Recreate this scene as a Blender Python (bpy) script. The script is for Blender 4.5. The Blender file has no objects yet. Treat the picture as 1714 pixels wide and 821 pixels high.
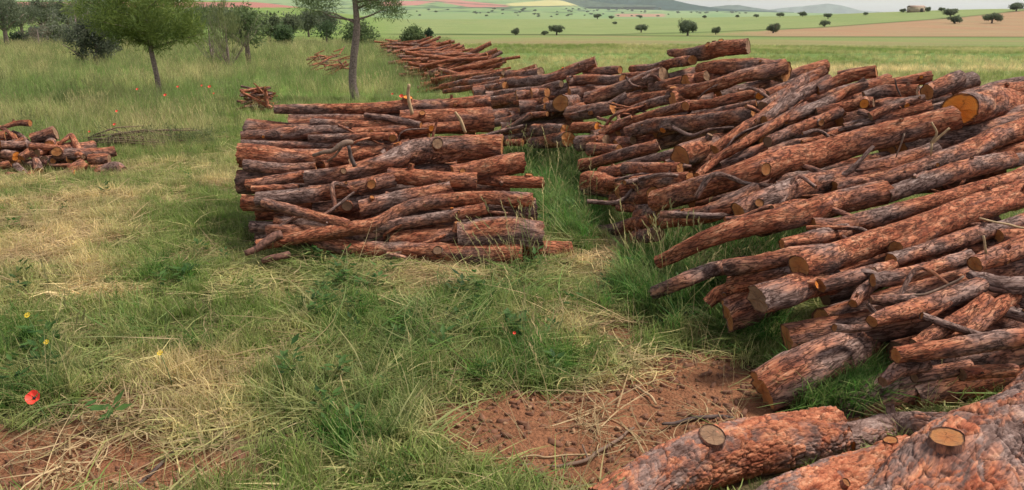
import bpy, math
import numpy as np
from mathutils import Vector

S = bpy.context.scene
C = S.collection
rng = np.random.default_rng(7)
R = math.radians

# ---------------------------------------------------------------- camera
F_PX, CX, CY, HORIZON = 1320.0, 857.0, 410.5, 25.0
PITCH = math.atan((CY - HORIZON) / F_PX)
EYE = np.array([0.0, 0.0, 1.65])
cam_d = bpy.data.cameras.new('camera')
cam = bpy.data.objects.new('camera', cam_d); C.objects.link(cam)
cam.location = EYE; cam.rotation_euler = (R(90) - PITCH, 0, 0)
cam_d.sensor_width = 36; cam_d.lens = 36 * F_PX / 1714.0
cam_d.clip_start = 0.05; cam_d.clip_end = 30000
S.camera = cam

# ---------------------------------------------------------------- sky and sun (bright overcast day)
SUN_EL, SUN_AZ = R(58), R(78)          # azimuth from +Y towards +X
w = bpy.data.worlds.new('World'); S.world = w; w.use_nodes = True
nt = w.node_tree; nt.nodes.clear()
sky = nt.nodes.new('ShaderNodeTexSky'); sky.sky_type = 'NISHITA'; sky.sun_disc = False
sky.sun_elevation = SUN_EL; sky.sun_rotation = SUN_AZ
sky.air_density = 1.3; sky.dust_density = 1.5; sky.ozone_density = 1.0
hs = nt.nodes.new('ShaderNodeHueSaturation'); hs.inputs['Saturation'].default_value = 0.34
bg = nt.nodes.new('ShaderNodeBackground'); bg.inputs['Strength'].default_value = 0.075
wo = nt.nodes.new('ShaderNodeOutputWorld')
tcw = nt.nodes.new('ShaderNodeTexCoord'); cln = nt.nodes.new('ShaderNodeTexNoise'); cmp_ = nt.nodes.new('ShaderNodeMapping'); cmp_.inputs['Scale'].default_value = (3, 3, 14)
nt.links.new(tcw.outputs['Generated'], cmp_.inputs[0]); nt.links.new(cmp_.outputs[0], cln.inputs['Vector']); cln.inputs['Scale'].default_value = 1.6; cln.inputs['Detail'].default_value = 5
cr = nt.nodes.new('ShaderNodeMapRange'); nt.links.new(cln.outputs[0], cr.inputs[0]); cr.inputs[1].default_value = .3; cr.inputs[2].default_value = .7; cr.inputs[3].default_value = .8; cr.inputs[4].default_value = 1.25
nt.links.new(cr.outputs[0], hs.inputs['Value'])
nt.links.new(sky.outputs[0], hs.inputs['Color']); nt.links.new(hs.outputs[0], bg.inputs['Color'])
nt.links.new(bg.outputs[0], wo.inputs['Surface'])
sd = bpy.data.lights.new('sun', 'SUN'); sd.energy = 2.3; sd.angle = R(11); sd.color = (1.0, 0.95, 0.87)
sun = bpy.data.objects.new('sun', sd); C.objects.link(sun)
sdir = Vector((math.sin(SUN_AZ) * math.cos(SUN_EL), math.cos(SUN_AZ) * math.cos(SUN_EL), math.sin(SUN_EL)))
sun.rotation_euler = sdir.to_track_quat('Z', 'Y').to_euler()
sun.location = (20, 10, 30)
S.view_settings.view_transform = 'Standard'; S.view_settings.look = 'None'
S.view_settings.exposure = 1.2; S.view_settings.gamma = 1.0; S.view_settings.use_curve_mapping = False
S.render.engine = 'CYCLES'
S.cycles.max_bounces = 6; S.cycles.transparent_max_bounces = 4; S.cycles.diffuse_bounces = 3
S.cycles.glossy_bounces = 2; S.cycles.transmission_bounces = 2; S.cycles.volume_bounces = 2

# ---------------------------------------------------------------- helpers
SP, CP = math.sin(PITCH), math.cos(PITCH)
def ray(px, py):
    u = (np.asarray(px, float) - CX) / F_PX; v = (CY - np.asarray(py, float)) / F_PX
    return np.stack([u + 0 * v, CP + v * SP + 0 * u, -SP + v * CP + 0 * u], -1)
def at(px, py, Y):
    d = ray(px, py); return EYE + d * (np.asarray(Y, float) / d[..., 1])[..., None]
def slope(py):
    v = (CY - np.asarray(py, float)) / F_PX; return (-SP + v * CP) / (CP + v * SP)
def ground_pt(px, py, z=0.0):
    d = ray(px, py); return EYE + d * ((z - EYE[2]) / d[..., 2])[..., None]
def to_px(P):
    P = np.asarray(P, float) - EYE
    dep = P[..., 1] * CP - P[..., 2] * SP; up = P[..., 1] * SP + P[..., 2] * CP
    dep = np.maximum(dep, 1e-3)
    return CX + F_PX * P[..., 0] / dep, CY - F_PX * up / dep, dep

def h32(ix, iy, iz, seed):
    with np.errstate(over='ignore'):
        h = (ix.astype(np.int64) * 73856093) ^ (iy.astype(np.int64) * 19349663) ^ (iz.astype(np.int64) * 83492791) ^ (seed * 2654435761)
        h = h & 0xffffffff
        h ^= h >> 16; h = (h * 0x7feb352d) & 0xffffffff; h ^= h >> 15; h = (h * 0x846ca68b) & 0xffffffff; h ^= h >> 16
    return h.astype(np.float64) / 4294967295.0
def vnoise(p, seed=0):
    i = np.floor(p).astype(np.int64); f = p - i; f = f * f * (3 - 2 * f); o = 0
    for dx in (0, 1):
        for dy in (0, 1):
            for dz in (0, 1):
                wgt = (f[:, 0] if dx else 1 - f[:, 0]) * (f[:, 1] if dy else 1 - f[:, 1]) * (f[:, 2] if dz else 1 - f[:, 2])
                o = o + wgt * h32(i[:, 0] + dx, i[:, 1] + dy, i[:, 2] + dz, seed)
    return o
def fbm(p, seed=0, octv=3):
    a, o, t = 0.5, 0, 0
    for k in range(octv):
        o = o + a * vnoise(p * 2 ** k, seed + k * 17); t += a; a *= 0.5
    return o / t
def fbm2(x, y, sc, seed=0, octv=3):
    return fbm(np.stack([np.ravel(x) / sc, np.ravel(y) / sc, np.zeros(np.size(x))], -1), seed, octv).reshape(np.shape(x))
def worley(p, seed=0):
    i = np.floor(p).astype(np.int64); n = len(p)
    f1 = np.full(n, 9.0); f2 = np.full(n, 9.0); cid = np.zeros(n)
    for dx in (-1, 0, 1):
        for dy in (-1, 0, 1):
            for dz in (-1, 0, 1):
                j = i + np.array([dx, dy, dz])
                q = np.stack([h32(j[:, 0], j[:, 1], j[:, 2], seed + s) for s in (1, 2, 3)], -1) + j
                d = ((q - p) ** 2).sum(-1)
                m = d < f1
                f2 = np.where(m, f1, np.minimum(f2, d)); cid = np.where(m, h32(j[:, 0], j[:, 1], j[:, 2], seed + 9), cid); f1 = np.where(m, d, f1)
    return np.sqrt(f1), np.sqrt(f2), cid
def sstep(a, b, x):
    t = np.clip((x - a) / (b - a), 0, 1); return t * t * (3 - 2 * t)

def mesh(name, V, faces, mats=(), attrs=None, smooth=True, mat_idx=None):
    """faces: list of (n,k) integer arrays"""
    m = bpy.data.meshes.new(name)
    V = np.asarray(V, np.float32)
    m.vertices.add(len(V)); m.vertices.foreach_set('co', V.ravel())
    loops = np.concatenate([np.asarray(f, np.int32).ravel() for f in faces])
    tot = np.concatenate([np.full(len(f), f.shape[1], np.int32) for f in faces])
    st = np.concatenate([[0], np.cumsum(tot)[:-1]]).astype(np.int32)
    m.loops.add(len(loops)); m.loops.foreach_set('vertex_index', loops)
    m.polygons.add(len(tot)); m.polygons.foreach_set('loop_start', st)
    if smooth: m.polygons.foreach_set('use_smooth', np.ones(len(tot), bool))
    if mat_idx is not None: m.polygons.foreach_set('material_index', np.asarray(mat_idx, np.int32))
    for k, a in (attrs or {}).items():
        a = np.asarray(a, np.float32)
        if a.ndim == 1:
            m.attributes.new(k, 'FLOAT', 'POINT').data.foreach_set('value', a)
        elif a.shape[1] == 3:
            m.attributes.new(k, 'FLOAT_VECTOR', 'POINT').data.foreach_set('vector', a.ravel())
        else:
            m.attributes.new(k, 'FLOAT_COLOR', 'POINT').data.foreach_set('color', a.ravel())
    for mt in mats: m.materials.append(mt)
    m.update(calc_edges=True)
    return m
def obj(name, me, parent=None, loc=None):
    o = bpy.data.objects.new(name, me); C.objects.link(o)
    if parent is not None: o.parent = parent
    if loc is not None: o.location = loc
    return o
def tag(o, label=None, cat=None, group=None, kind=None):
    if label: o['label'] = label
    if cat: o['category'] = cat
    if group: o['group'] = group
    if kind: o['kind'] = kind
    return o
def empty(name, loc):
    o = bpy.data.objects.new(name, None); C.objects.link(o); o.location = loc; o.empty_display_size = 0.1; return o
def copy_tree(o, parent=None):
    c = o.copy(); C.objects.link(c); c.parent = parent
    for ch in list(o.children): copy_tree(ch, c)
    return c
class MB:
    def __init__(s): s.V = []; s.F = {}; s.n = 0; s.A = {}
    def add(s, V, F, **at_):
        V = np.asarray(V, float); F = np.asarray(F, int)
        s.F.setdefault(F.shape[1], []).append(F + s.n); s.V.append(V); s.n += len(V)
        for k, a in at_.items(): s.A.setdefault(k, []).append(np.asarray(a, float))
    def build(s, name, mats, smooth=True):
        return mesh(name, np.concatenate(s.V), [np.concatenate(f) for f in s.F.values()], mats, {k: np.concatenate(a) for k, a in s.A.items()}, smooth)
def tube(P, rad, seg=8, caps=True):
    """simple tapered tube along points P -> (V, quads)"""
    P = np.asarray(P, float); n = len(P); rad = np.broadcast_to(np.asarray(rad, float), (n,))
    T = np.gradient(P, axis=0); T /= np.linalg.norm(T, axis=1)[:, None] + 1e-9
    ref = np.array([0, 0, 1.0]) if abs(T[:, 2]).mean() < 0.8 else np.array([0, 1.0, 0])
    B = np.cross(T, ref); B /= np.linalg.norm(B, axis=1)[:, None] + 1e-9; N = np.cross(B, T)
    th = np.linspace(0, 2 * np.pi, seg, endpoint=False)
    V = P[:, None] + rad[:, None, None] * (np.cos(th)[None, :, None] * B[:, None] + np.sin(th)[None, :, None] * N[:, None])
    V = V.reshape(-1, 3)
    i, j = np.meshgrid(np.arange(n - 1), np.arange(seg), indexing='ij'); k = (j + 1) % seg
    Fq = np.stack([i * seg + j, i * seg + k, (i + 1) * seg + k, (i + 1) * seg + j], -1).reshape(-1, 4)
    if caps:
        V = np.concatenate([V, P[[0, -1]]]); a = n * seg
        jj = np.arange(seg); kk = (jj + 1) % seg
        Fq = np.concatenate([Fq, np.stack([np.full(seg, a), kk, jj, jj], -1)[:0]])
        tri0 = np.stack([np.full(seg, a), kk, jj], -1); tri1 = np.stack([np.full(seg, a + 1), (n - 1) * seg + jj, (n - 1) * seg + kk], -1)
        return V, Fq, np.concatenate([tri0, tri1])
    return V, Fq, None
def add_tube(mb, P, rad, seg=8, **at_):
    V, Fq, Ft = tube(P, rad, seg)
    base = mb.n
    mb.add(V, Fq, **{k: np.broadcast_to(np.asarray(a, float), (len(V),) + np.shape(a)) for k, a in at_.items()})
    mb.F.setdefault(3, []).append(Ft + base)

# ---------------------------------------------------------------- material helper
def newmat(name):
    m = bpy.data.materials.new(name); m.use_nodes = True; t = m.node_tree; t.nodes.clear()
    out = t.nodes.new('ShaderNodeOutputMaterial'); b = t.nodes.new('ShaderNodeBsdfPrincipled')
    t.links.new(b.outputs[0], out.inputs[0]); b.inputs['Roughness'].default_value = 0.85
    b.inputs['Specular IOR Level'].default_value = 0.25
    return m, t, b
def nd(t, kind, ins=None, **props):
    n = t.nodes.new(kind)
    for k, v in props.items(): setattr(n, k, v)
    for k, v in (ins or {}).items():
        s = n.inputs[k]
        if hasattr(v, 'is_output') or isinstance(v, bpy.types.NodeSocket): t.links.new(v, s)
        else: s.default_value = v
    return n
def mixc(t, fac, a, b, mode='MIX'):
    n = t.nodes.new('ShaderNodeMix'); n.data_type = 'RGBA'; n.blend_type = mode; n.clamp_factor = True
    for s, v in ((n.inputs[0], fac), (n.inputs[6], a), (n.inputs[7], b)):
        if isinstance(v, bpy.types.NodeSocket): t.links.new(v, s)
        else: s.default_value = v if not isinstance(v, tuple) or len(v) == 4 else (*v, 1)
    return n.outputs[2]
def mth(t, op, a, b=0.0, clamp=False):
    n = t.nodes.new('ShaderNodeMath'); n.operation = op; n.use_clamp = clamp
    for s, v in ((n.inputs[0], a), (n.inputs[1], b)):
        if isinstance(v, bpy.types.NodeSocket): t.links.new(v, s)
        else: s.default_value = v
    return n.outputs[0]
def ramp(t, fac, stops):
    n = t.nodes.new('ShaderNodeValToRGB'); e = n.color_ramp.elements
    while len(e) > 1: e.remove(e[-1])
    e[0].position = stops[0][0]; e[0].color = (*stops[0][1], 1)
    for p, c in stops[1:]:
        x = e.new(p); x.color = (*c, 1)
    t.links.new(fac, n.inputs[0]); return n.outputs[0]
def maprange(t, v, a, b, c=0.0, d=1.0):
    return nd(t, 'ShaderNodeMapRange', {0: v, 1: a, 2: b, 3: c, 4: d}).outputs[0]

def mat_bark(name, scale=1.0, crack=0.75, bump=0.012, gap=0.6):
    m, t, b = newmat(name)
    at1 = nd(t, 'ShaderNodeAttribute', attribute_name='bk'); at2 = nd(t, 'ShaderNodeAttribute', attribute_name='bt')
    sp = nd(t, 'ShaderNodeSeparateColor', {0: at2.outputs['Color']})
    tone, plate, cid = sp.outputs[0], sp.outputs[1], sp.outputs[2]
    def noise(sx, sy, det=4.0, rough=0.6, dist=0.0):
        mp = nd(t, 'ShaderNodeMapping', {0: at1.outputs['Vector'], 'Scale': (sx * scale, sy * scale, sy * scale)})
        return nd(t, 'ShaderNodeTexNoise', {'Vector': mp.outputs[0], 'Scale': 1.0, 'Detail': det, 'Roughness': rough, 'Distortion': dist}).outputs[0], mp.outputs[0]
    n1, _ = noise(9, 24, 5.0, 0.65); n2, v2 = noise(34, 90, 4.0, 0.6); nr, _ = noise(11, 46, 4.0, 0.6, 0.6); nl, _ = noise(1.6, 3.0, 2.0)
    fr = mth(t, 'ADD', mth(t, 'MULTIPLY', n1, 0.65), mth(t, 'MULTIPLY', n2, 0.42))
    grey = ramp(t, fr, [(0.32, (0.033, 0.019, 0.015)), (0.45, (0.125, 0.074, 0.060)), (0.58, (0.235, 0.152, 0.126)), (0.72, (0.38, 0.285, 0.245))])
    orng = ramp(t, fr, [(0.32, (0.068, 0.017, 0.010)), (0.45, (0.21, 0.056, 0.028)), (0.58, (0.37, 0.136, 0.070)), (0.74, (0.52, 0.29, 0.175))])
    tf = mth(t, 'ADD', tone, mth(t, 'MULTIPLY', mth(t, 'SUBTRACT', n1, 0.5), 1.0))
    tf = mth(t, 'ADD', tf, mth(t, 'MULTIPLY', mth(t, 'SUBTRACT', n2, 0.5), 0.7))
    tf = maprange(t, tf, 0.20, 0.64)
    col = mixc(t, tf, grey, orng)
    val = mth(t, 'ADD', mth(t, 'ADD', 0.68, mth(t, 'MULTIPLY', cid, 0.22)), mth(t, 'MULTIPLY', nl, 0.56))
    vc = nd(t, 'ShaderNodeCombineColor', {0: val, 1: val, 2: val}).outputs[0]
    col = mixc(t, 1.0, col, vc, 'MULTIPLY')
    crk = maprange(t, mth(t, 'ABSOLUTE', mth(t, 'SUBTRACT', nr, 0.5)), 0.0, 0.045, crack, 0.0)
    col = mixc(t, crk, col, (0.045, 0.020, 0.014))
    col = mixc(t, maprange(t, plate, 0.5, 0.0, 0.0, gap), col, (0.055, 0.024, 0.017))
    t.links.new(col, b.inputs['Base Color'])
    hgt = mth(t, 'ADD', mth(t, 'MULTIPLY', n1, 0.9), mth(t, 'MULTIPLY', n2, 0.55)); hgt = mth(t, 'ADD', hgt, mth(t, 'MULTIPLY', crk, -0.55)); hgt = mth(t, 'ADD', hgt, mth(t, 'MULTIPLY', tf, -0.25))
    bp = nd(t, 'ShaderNodeBump', {'Height': hgt, 'Distance': bump, 'Strength': 1.0}); t.links.new(bp.outputs[0], b.inputs['Normal'])
    b.inputs['Roughness'].default_value = 0.92; b.inputs['Specular IOR Level'].default_value = 0.1
    return m
def mat_cut(name, heart, sap, weather=1.0):
    m, t, b = newmat(name)
    rv = nd(t, 'ShaderNodeAttribute', attribute_name='rv').outputs['Vector']; r = nd(t, 'ShaderNodeAttribute', attribute_name='ring')
    oi = nd(t, 'ShaderNodeObjectInfo').outputs['Random']
    nz = nd(t, 'ShaderNodeTexNoise', {'Vector': rv, 'Scale': 2.6, 'Detail': 5.0}).outputs[0]
    rr = mth(t, 'ADD', r.outputs['Fac'], mth(t, 'MULTIPLY', mth(t, 'SUBTRACT', nz, 0.5), 0.22))
    ws = mth(t, 'SINE', mth(t, 'MULTIPLY', rr, 75.0))
    col = ramp(t, rr, [(0.03, tuple(x * 0.6 for x in heart)), (0.18, heart), (0.58, tuple(0.5 * (x + y) for x, y in zip(heart, sap))), (0.86, sap), (0.93, (0.10, 0.042, 0.024)), (1.0, (0.06, 0.026, 0.016))])
    col = mixc(t, mth(t, 'MULTIPLY', maprange(t, ws, -0.2, 1.0), 0.30), col, tuple(x * 0.42 for x in heart))
    col = mixc(t, maprange(t, nz, 0.50, 0.68, 0.0, 0.7 * weather), col, (0.12, 0.075, 0.05))
    col = mixc(t, mth(t, 'MULTIPLY', oi, 0.55 * weather), col, (0.15, 0.085, 0.05))
    mp = nd(t, 'ShaderNodeMapping', {0: rv, 'Rotation': (0, 0, 0.5), 'Scale': (1.5, 24, 1)})
    saw = nd(t, 'ShaderNodeTexNoise', {'Vector': mp.outputs[0], 'Scale': 1.0, 'Detail': 3.0}).outputs[0]
    col = mixc(t, maprange(t, saw, 0.5, 0.7, 0.0, 0.35), col, tuple(min(1, x * 1.3) for x in sap))
    gr = nd(t, 'ShaderNodeTexGradient', {'Vector': rv}, gradient_type='RADIAL').outputs['Fac']
    ga = mth(t, 'FRACT', mth(t, 'ADD', mth(t, 'MULTIPLY', gr, 5.0), mth(t, 'ADD', mth(t, 'MULTIPLY', nz, 0.9), mth(t, 'MULTIPLY', oi, 3.0))))
    ck = mth(t, 'MULTIPLY', maprange(t, mth(t, 'ABSOLUTE', mth(t, 'SUBTRACT', ga, 0.5)), 0.0, 0.035, 1.0, 0.0), maprange(t, r.outputs['Fac'], 0.85, 0.3, 0.0, 0.8))
    col = mixc(t, ck, col, (0.035, 0.018, 0.012))
    t.links.new(col, b.inputs['Base Color'])
    bp = nd(t, 'ShaderNodeBump', {'Height': mth(t, 'SUBTRACT', saw, ck), 'Distance': 0.005}); t.links.new(bp.outputs[0], b.inputs['Normal'])
    return m
def mat_plain(name, col, var=0.3, sc=12.0, rough=0.85):
    m, t, b = newmat(name)
    tc = nd(t, 'ShaderNodeTexCoord')
    nz = nd(t, 'ShaderNodeTexNoise', {'Vector': tc.outputs['Object'], 'Scale': sc, 'Detail': 4.0})
    c = ramp(t, nz.outputs[0], [(0.3, tuple(x * (1 - var) for x in col)), (0.7, tuple(min(1, x * (1 + var)) for x in col))])
    t.links.new(c, b.inputs['Base Color']); b.inputs['Roughness'].default_value = rough
    return m
def mat_leaf(name, inst=True, trans=0.48):
    """leaf colour from mesh attribute bc; dry straw colour mixed in by the per-instance 'tint'"""
    m, t, b = newmat(name)
    a = nd(t, 'ShaderNodeAttribute', attribute_name='bc'); col = a.outputs['Color']
    if inst:
        ti = nd(t, 'ShaderNodeAttribute', attribute_name='tint', attribute_type='INSTANCER')
        sep = nd(t, 'ShaderNodeSeparateColor', {0: ti.outputs['Color']})
        va = nd(t, 'ShaderNodeAttribute', attribute_name='tone', attribute_type='INSTANCER')
        lum = nd(t, 'ShaderNodeRGBToBW', {0: col}).outputs[0]
        dry = nd(t, 'ShaderNodeMix', data_type='RGBA', blend_type='MULTIPLY'); 
        k = mth(t, 'MULTIPLY', lum, 8.0); kc = nd(t, 'ShaderNodeCombineColor', {0: k, 1: k, 2: k}).outputs[0]
        dcol = mixc(t, 1.0, (0.47, 0.35, 0.18), kc, 'MULTIPLY')
        col = mixc(t, ti.outputs['Fac'], col, dcol)
        v = mth(t, 'ADD', 0.65, mth(t, 'MULTIPLY', va.outputs['Fac'], 0.7)); vc = nd(t, 'ShaderNodeCombineColor', {0: v, 1: v, 2: v}).outputs[0]
        col = mixc(t, 1.0, col, vc, 'MULTIPLY')
    t.links.new(col, b.inputs['Base Color'])
    b.inputs['Roughness'].default_value = 0.6; b.inputs['Specular IOR Level'].default_value = 0.2
    out = t.nodes['Material Output']
    tr = nd(t, 'ShaderNodeBsdfTranslucent', {'Color': col}); mx = nd(t, 'ShaderNodeMixShader', {0: trans, 1: b.outputs[0], 2: tr.outputs[0]})
    t.links.new(mx.outputs[0], out.inputs[0])
    return m
M_BARK = mat_bark('pine_bark'); M_BARK_BIG = mat_bark('old_pine_bark', 1.0, 0.25, 0.008, 0.9)
M_CUT = mat_cut('cut_wood', (0.42, 0.135, 0.036), (0.47, 0.195, 0.062), 0.5)
M_CUT_FRESH = mat_cut('fresh_cut_wood', (0.74, 0.20, 0.022), (0.80, 0.27, 0.04), 0.25)
M_CUT_OLD = mat_cut('weathered_cut_wood', (0.25, 0.130, 0.070), (0.33, 0.19, 0.105))
M_LEAF = mat_leaf('grass_blade'); M_TREELEAF = mat_leaf('tree_leaf', False)
# ---------------------------------------------------------------- the land
PROF_C = np.array([(33, 91), (60, 75), (120, 66.5), (250, 59.5), (400, 51), (700, 38), (900, 32.5), (1000, 33), (1200, 37)], float)
PROF_R = np.array([(33, 91), (60, 80), (120, 68), (200, 60), (290, 46), (380, 32), (520, 15), (600, 15.5), (1200, 27)], float)
PROF_L = np.array([(33, 91), (60, 74), (120, 57), (250, 40), (400, 26), (650, 9), (900, 2), (1000, 2.2), (1200, 5)], float)
def land_row(px, Y):
    lY = np.log(np.maximum(Y, 1.0))
    f = lambda p: np.interp(lY, np.log(p[:, 0]), p[:, 1])
    wr = sstep(900, 1714, px); wl = sstep(690, 380, px)
    c = f(PROF_C); return c + (f(PROF_R) - c) * wr + (f(PROF_L) - c) * wl
def land_z(x, Y):
    x = np.asarray(x, float); Y = np.asarray(Y, float)
    Ys = np.maximum(Y, 0.5)
    px = CX + F_PX * x / (Ys * CP + 1.65 * SP)
    far = EYE[2] + Ys * slope(land_row(px, Ys))
    near = 0.030 * (fbm2(x, Y, 1.1, 3) - 0.5) * 2 + 0.016 * (fbm2(x, Y, 0.22, 5) - 0.5) * 2
    near = near * np.clip((14 - Y) / 8, 0.25, 1)
    near = near + 0.02 * sstep(0.3, 0.8, 1)
    return np.where(Y < 33, near, far + near * 0.2 + 0) * 1.0 - np.where((Y >= 26) & (Y < 33), 0, 0)

GREEN = [(700,590,200,60,1),(900,615,105,55,1.2),(560,520,90,45,.8),(760,560,150,60,.9),(600,720,120,60,.75),(480,640,80,50,.7),(250,560,90,50,.55),
 (380,600,100,60,.5),(45,660,100,75,1.1),(20,560,60,60,.6),(1115,500,110,70,1.3),(1235,560,75,45,1.0),(1040,490,60,40,.7),(940,310,75,75,1.5),(960,380,60,40,.9),(1370,665,90,40,1.2),
 (1160,410,90,45,1.1),(510,440,60,25,1),(900,450,100,30,.5),(280,470,60,25,.7),(150,540,80,40,.4),(660,650,160,50,.6),(820,510,110,35,.5),(1250,480,90,45,1.2),(640,790,90,40,.5)]
SOIL = [(900,730,170,85,1.4),(1100,690,180,70,1.4),(1150,775,150,60,1.2),(90,790,210,70,1.6),(370,790,130,45,.8),(560,800,120,30,.5),(160,690,120,40,.7),(1260,655,70,50,.9),(1010,790,150,60,1.2),(900,800,120,40,1),(1170,590,60,30,.6),(200,700,70,40,.5),(1350,720,200,60,.8),(1040,560,60,70,.9),(1015,480,45,60,.8),(1120,620,90,40,.9),(1200,610,70,40,.8)]
STRAW = [(100,430,160,60,.75),(150,480,150,50,.6),(330,650,110,70,1.1),(260,715,90,45,.8),(1000,430,90,45,.7),(620,490,130,25,.8),(970,560,45,60,.9),(1050,630,80,50,.8),(390,720,90,50,.6),(130,360,150,35,.7),
 (380,310,80,30,.6),(700,470,150,20,.7),(1000,700,60,60,.5),(880,660,120,25,.7),(300,340,80,30,.5)]
def blobs(px, py, L):
    o = np.zeros(np.shape(px))
    for (a, b, rx, ry, wt) in L:
        q = ((px - a) / rx) ** 2 + ((py - b) / ry) ** 2
        o = np.maximum(o, wt * np.exp(-q * 0.9))
    return o
def cover(x, y):
    """what grows or lies on the ground at (x, y): lush, soil, straw weights (0..1)"""
    P = np.stack([x, y, np.zeros_like(x)], -1); px, py, _ = to_px(P)
    n = fbm2(x, y, 0.45, 11); n2 = fbm2(x, y, 0.16, 12, 2); n3 = fbm2(x, y, 1.3, 13)
    wob = (n - 0.5) * 1.3 + (n2 - 0.5) * 0.7
    near = np.clip((12 - y) / 3, 0, 1)
    g = blobs(px, py, GREEN); s = blobs(px, py, SOIL); t = blobs(px, py, STRAW)
    lush = sstep(0.30, 0.85, g + wob * 0.75 - 0.45 * s + 0.05) * near
    soil = sstep(0.28, 0.7, s + wob * 0.45 - 0.35 * g) * near
    straw = sstep(0.30, 0.85, t * 0.85 + 0.16 + (n3 - 0.5) * 0.7 - wob * 0.6 - 0.3 * g) * near
    return lush, soil, straw
# near ground and fields in one sheet, finer close to the camera
ang = np.linspace(-1.25, 1.25, 420)
ux = np.tan(ang) * 1.0
ds = np.concatenate([np.linspace(0.2, 9, 300), np.geomspace(9.06, 1250, 230)])
U, D = np.meshgrid(ux, ds); X = U * (D + 1.5); Y = D.copy()
Z = land_z(X, Y)
V = np.stack([X, Y, Z], -1).reshape(-1, 3)
nr, nc = X.shape
i, j = np.meshgrid(np.arange(nr - 1), np.arange(nc - 1), indexing='ij')
FQ = np.stack([i * nc + j, i * nc + j + 1, (i + 1) * nc + j + 1, (i + 1) * nc + j], -1).reshape(-1, 4)
x, y = V[:, 0], V[:, 1]
pxv = CX + F_PX * x / (y * CP + 1.65 * SP)
lush, soil, straw = cover(x, y)
A = lambda *c: np.array(c, float)
def lerp(a, b, t): return a + (b - a) * np.clip(t, 0, 1)[:, None]
base = np.tile(A(.085, .075, .036), (len(x), 1))
base = lerp(base, A(.19, .135, .072), straw)
base = lerp(base, A(.035, .060, .016), lush)
base = lerp(base, A(.230, .100, .052), soil)
# fields beyond
row = land_row(pxv, np.maximum(y, 33)); row = np.where(y < 33, 25 + 1.65 * F_PX / np.maximum(y, 1), row)
nf = fbm2(x, y * 0.25, 9.0, 21); nf2 = fbm2(x * 0.3, y * 0.12, 4.0, 22)
fld = lerp(np.tile(A(.15, .19, .062), (len(x), 1)), A(.20, .185, .075), sstep(.35, .75, nf))
fld = lerp(fld, A(.23, .175, .085), 0.75 * sstep(0.3, 0.6, nf2) * np.exp(-((row - 71) / 4.5) ** 2) * sstep(700, 950, pxv))
fld = lerp(fld, A(.12, .185, .05), 0.8 * np.exp(-((row - 92) / 9) ** 2))
fld = lerp(fld, A(.27, .17, .085), 0.85 * sstep(0.25, 0.5, nf2) * np.exp(-((row - 117) / 5.5) ** 2) * sstep(1230, 1400, pxv))
brow = sstep(1150, 1330, pxv + (nf - .5) * 60) * (row < np.interp(pxv, [1100, 1300, 1714], [57, 61.5, 62])) * (row > np.interp(pxv, [1200, 1374, 1600, 1714], [57, 46.5, 30, 17.5]))
fld = lerp(fld, lerp(np.tile(A(.28, .145, .085), (len(x), 1)), A(.25, .19, .10), nf), brow)
up = row < np.interp(pxv, [600, 1000, 1300, 1374, 1600, 1714], [57.5, 58.5, 51, 46, 29.5, 17])
fld = lerp(fld, lerp(np.tile(A(.15, .195, .068), (len(x), 1)), A(.20, .22, .085), nf), up)
for (pts, wd) in (([(600, 57), (1000, 58.6), (1160, 55), (1374, 46.6), (1600, 30), (1714, 17.6)], 0.8), ([(600, 58), (900, 58.5), (1300, 62), (1714, 62.5)], 0.9)):
    p = np.array(pts); rr = np.interp(pxv, p[:, 0], p[:, 1])
    fld = lerp(fld, A(.05, .07, .022), 0.8 * np.exp(-((row - rr) / wd) ** 2) * (pxv > 600))
mead = lerp(np.tile(A(.12, .18, .04), (len(x), 1)), A(.18, .20, .07), sstep(.45, .8, fbm2(x, y, 2.2, 31)))
lw = sstep(700, 600, pxv)
far = lerp(fld, mead, lw)
far = lerp(far, A(.30, .13, .10), lw * (row < 13) * (row > 4))
base = lerp(base, far, sstep(8.5, 12, y))
ground_mat, t, b = newmat('ground_soil_and_fields')
vc = nd(t, 'ShaderNodeAttribute', attribute_name='bc'); tc = nd(t, 'ShaderNodeTexCoord')
n1 = nd(t, 'ShaderNodeTexNoise', {'Vector': tc.outputs['Object'], 'Scale': 34.0, 'Detail': 6.0, 'Roughness': 0.7})
n2 = nd(t, 'ShaderNodeTexNoise', {'Vector': tc.outputs['Object'], 'Scale': 5.0, 'Detail': 5.0})
mpf = nd(t, 'ShaderNodeMapping', {0: tc.outputs['Object'], 'Scale': (.035, .5, 1), 'Rotation': (0, 0, .06)}); nfa = nd(t, 'ShaderNodeTexNoise', {'Vector': mpf.outputs[0], 'Scale': 1.0, 'Detail': 6.0, 'Roughness': .7})
vo = nd(t, 'ShaderNodeTexVoronoi', {'Vector': tc.outputs['Object'], 'Scale': 70.0})
k = mth(t, 'ADD', mth(t, 'MULTIPLY', n1.outputs[0], 1.1), mth(t, 'MULTIPLY', n2.outputs[0], 0.7))
k = mth(t, 'ADD', k, mth(t, 'MULTIPLY', vo.outputs['Color'], 0.25)); k = mth(t, 'ADD', k, mth(t, 'MULTIPLY', mth(t, 'SUBTRACT', nfa.outputs[0], 0.5), 1.1)); k = mth(t, 'ADD', k, -0.05)
kc = nd(t, 'ShaderNodeCombineColor', {0: k, 1: k, 2: k}).outputs[0]
t.links.new(mixc(t, 1.0, vc.outputs['Color'], kc, 'MULTIPLY'), b.inputs['Base Color'])
bp = nd(t, 'ShaderNodeBump', {'Height': mth(t, 'ADD', n1.outputs[0], mth(t, 'MULTIPLY', vo.outputs['Distance'], -0.5)), 'Distance': 0.02}); t.links.new(bp.outputs[0], b.inputs['Normal'])
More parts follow.
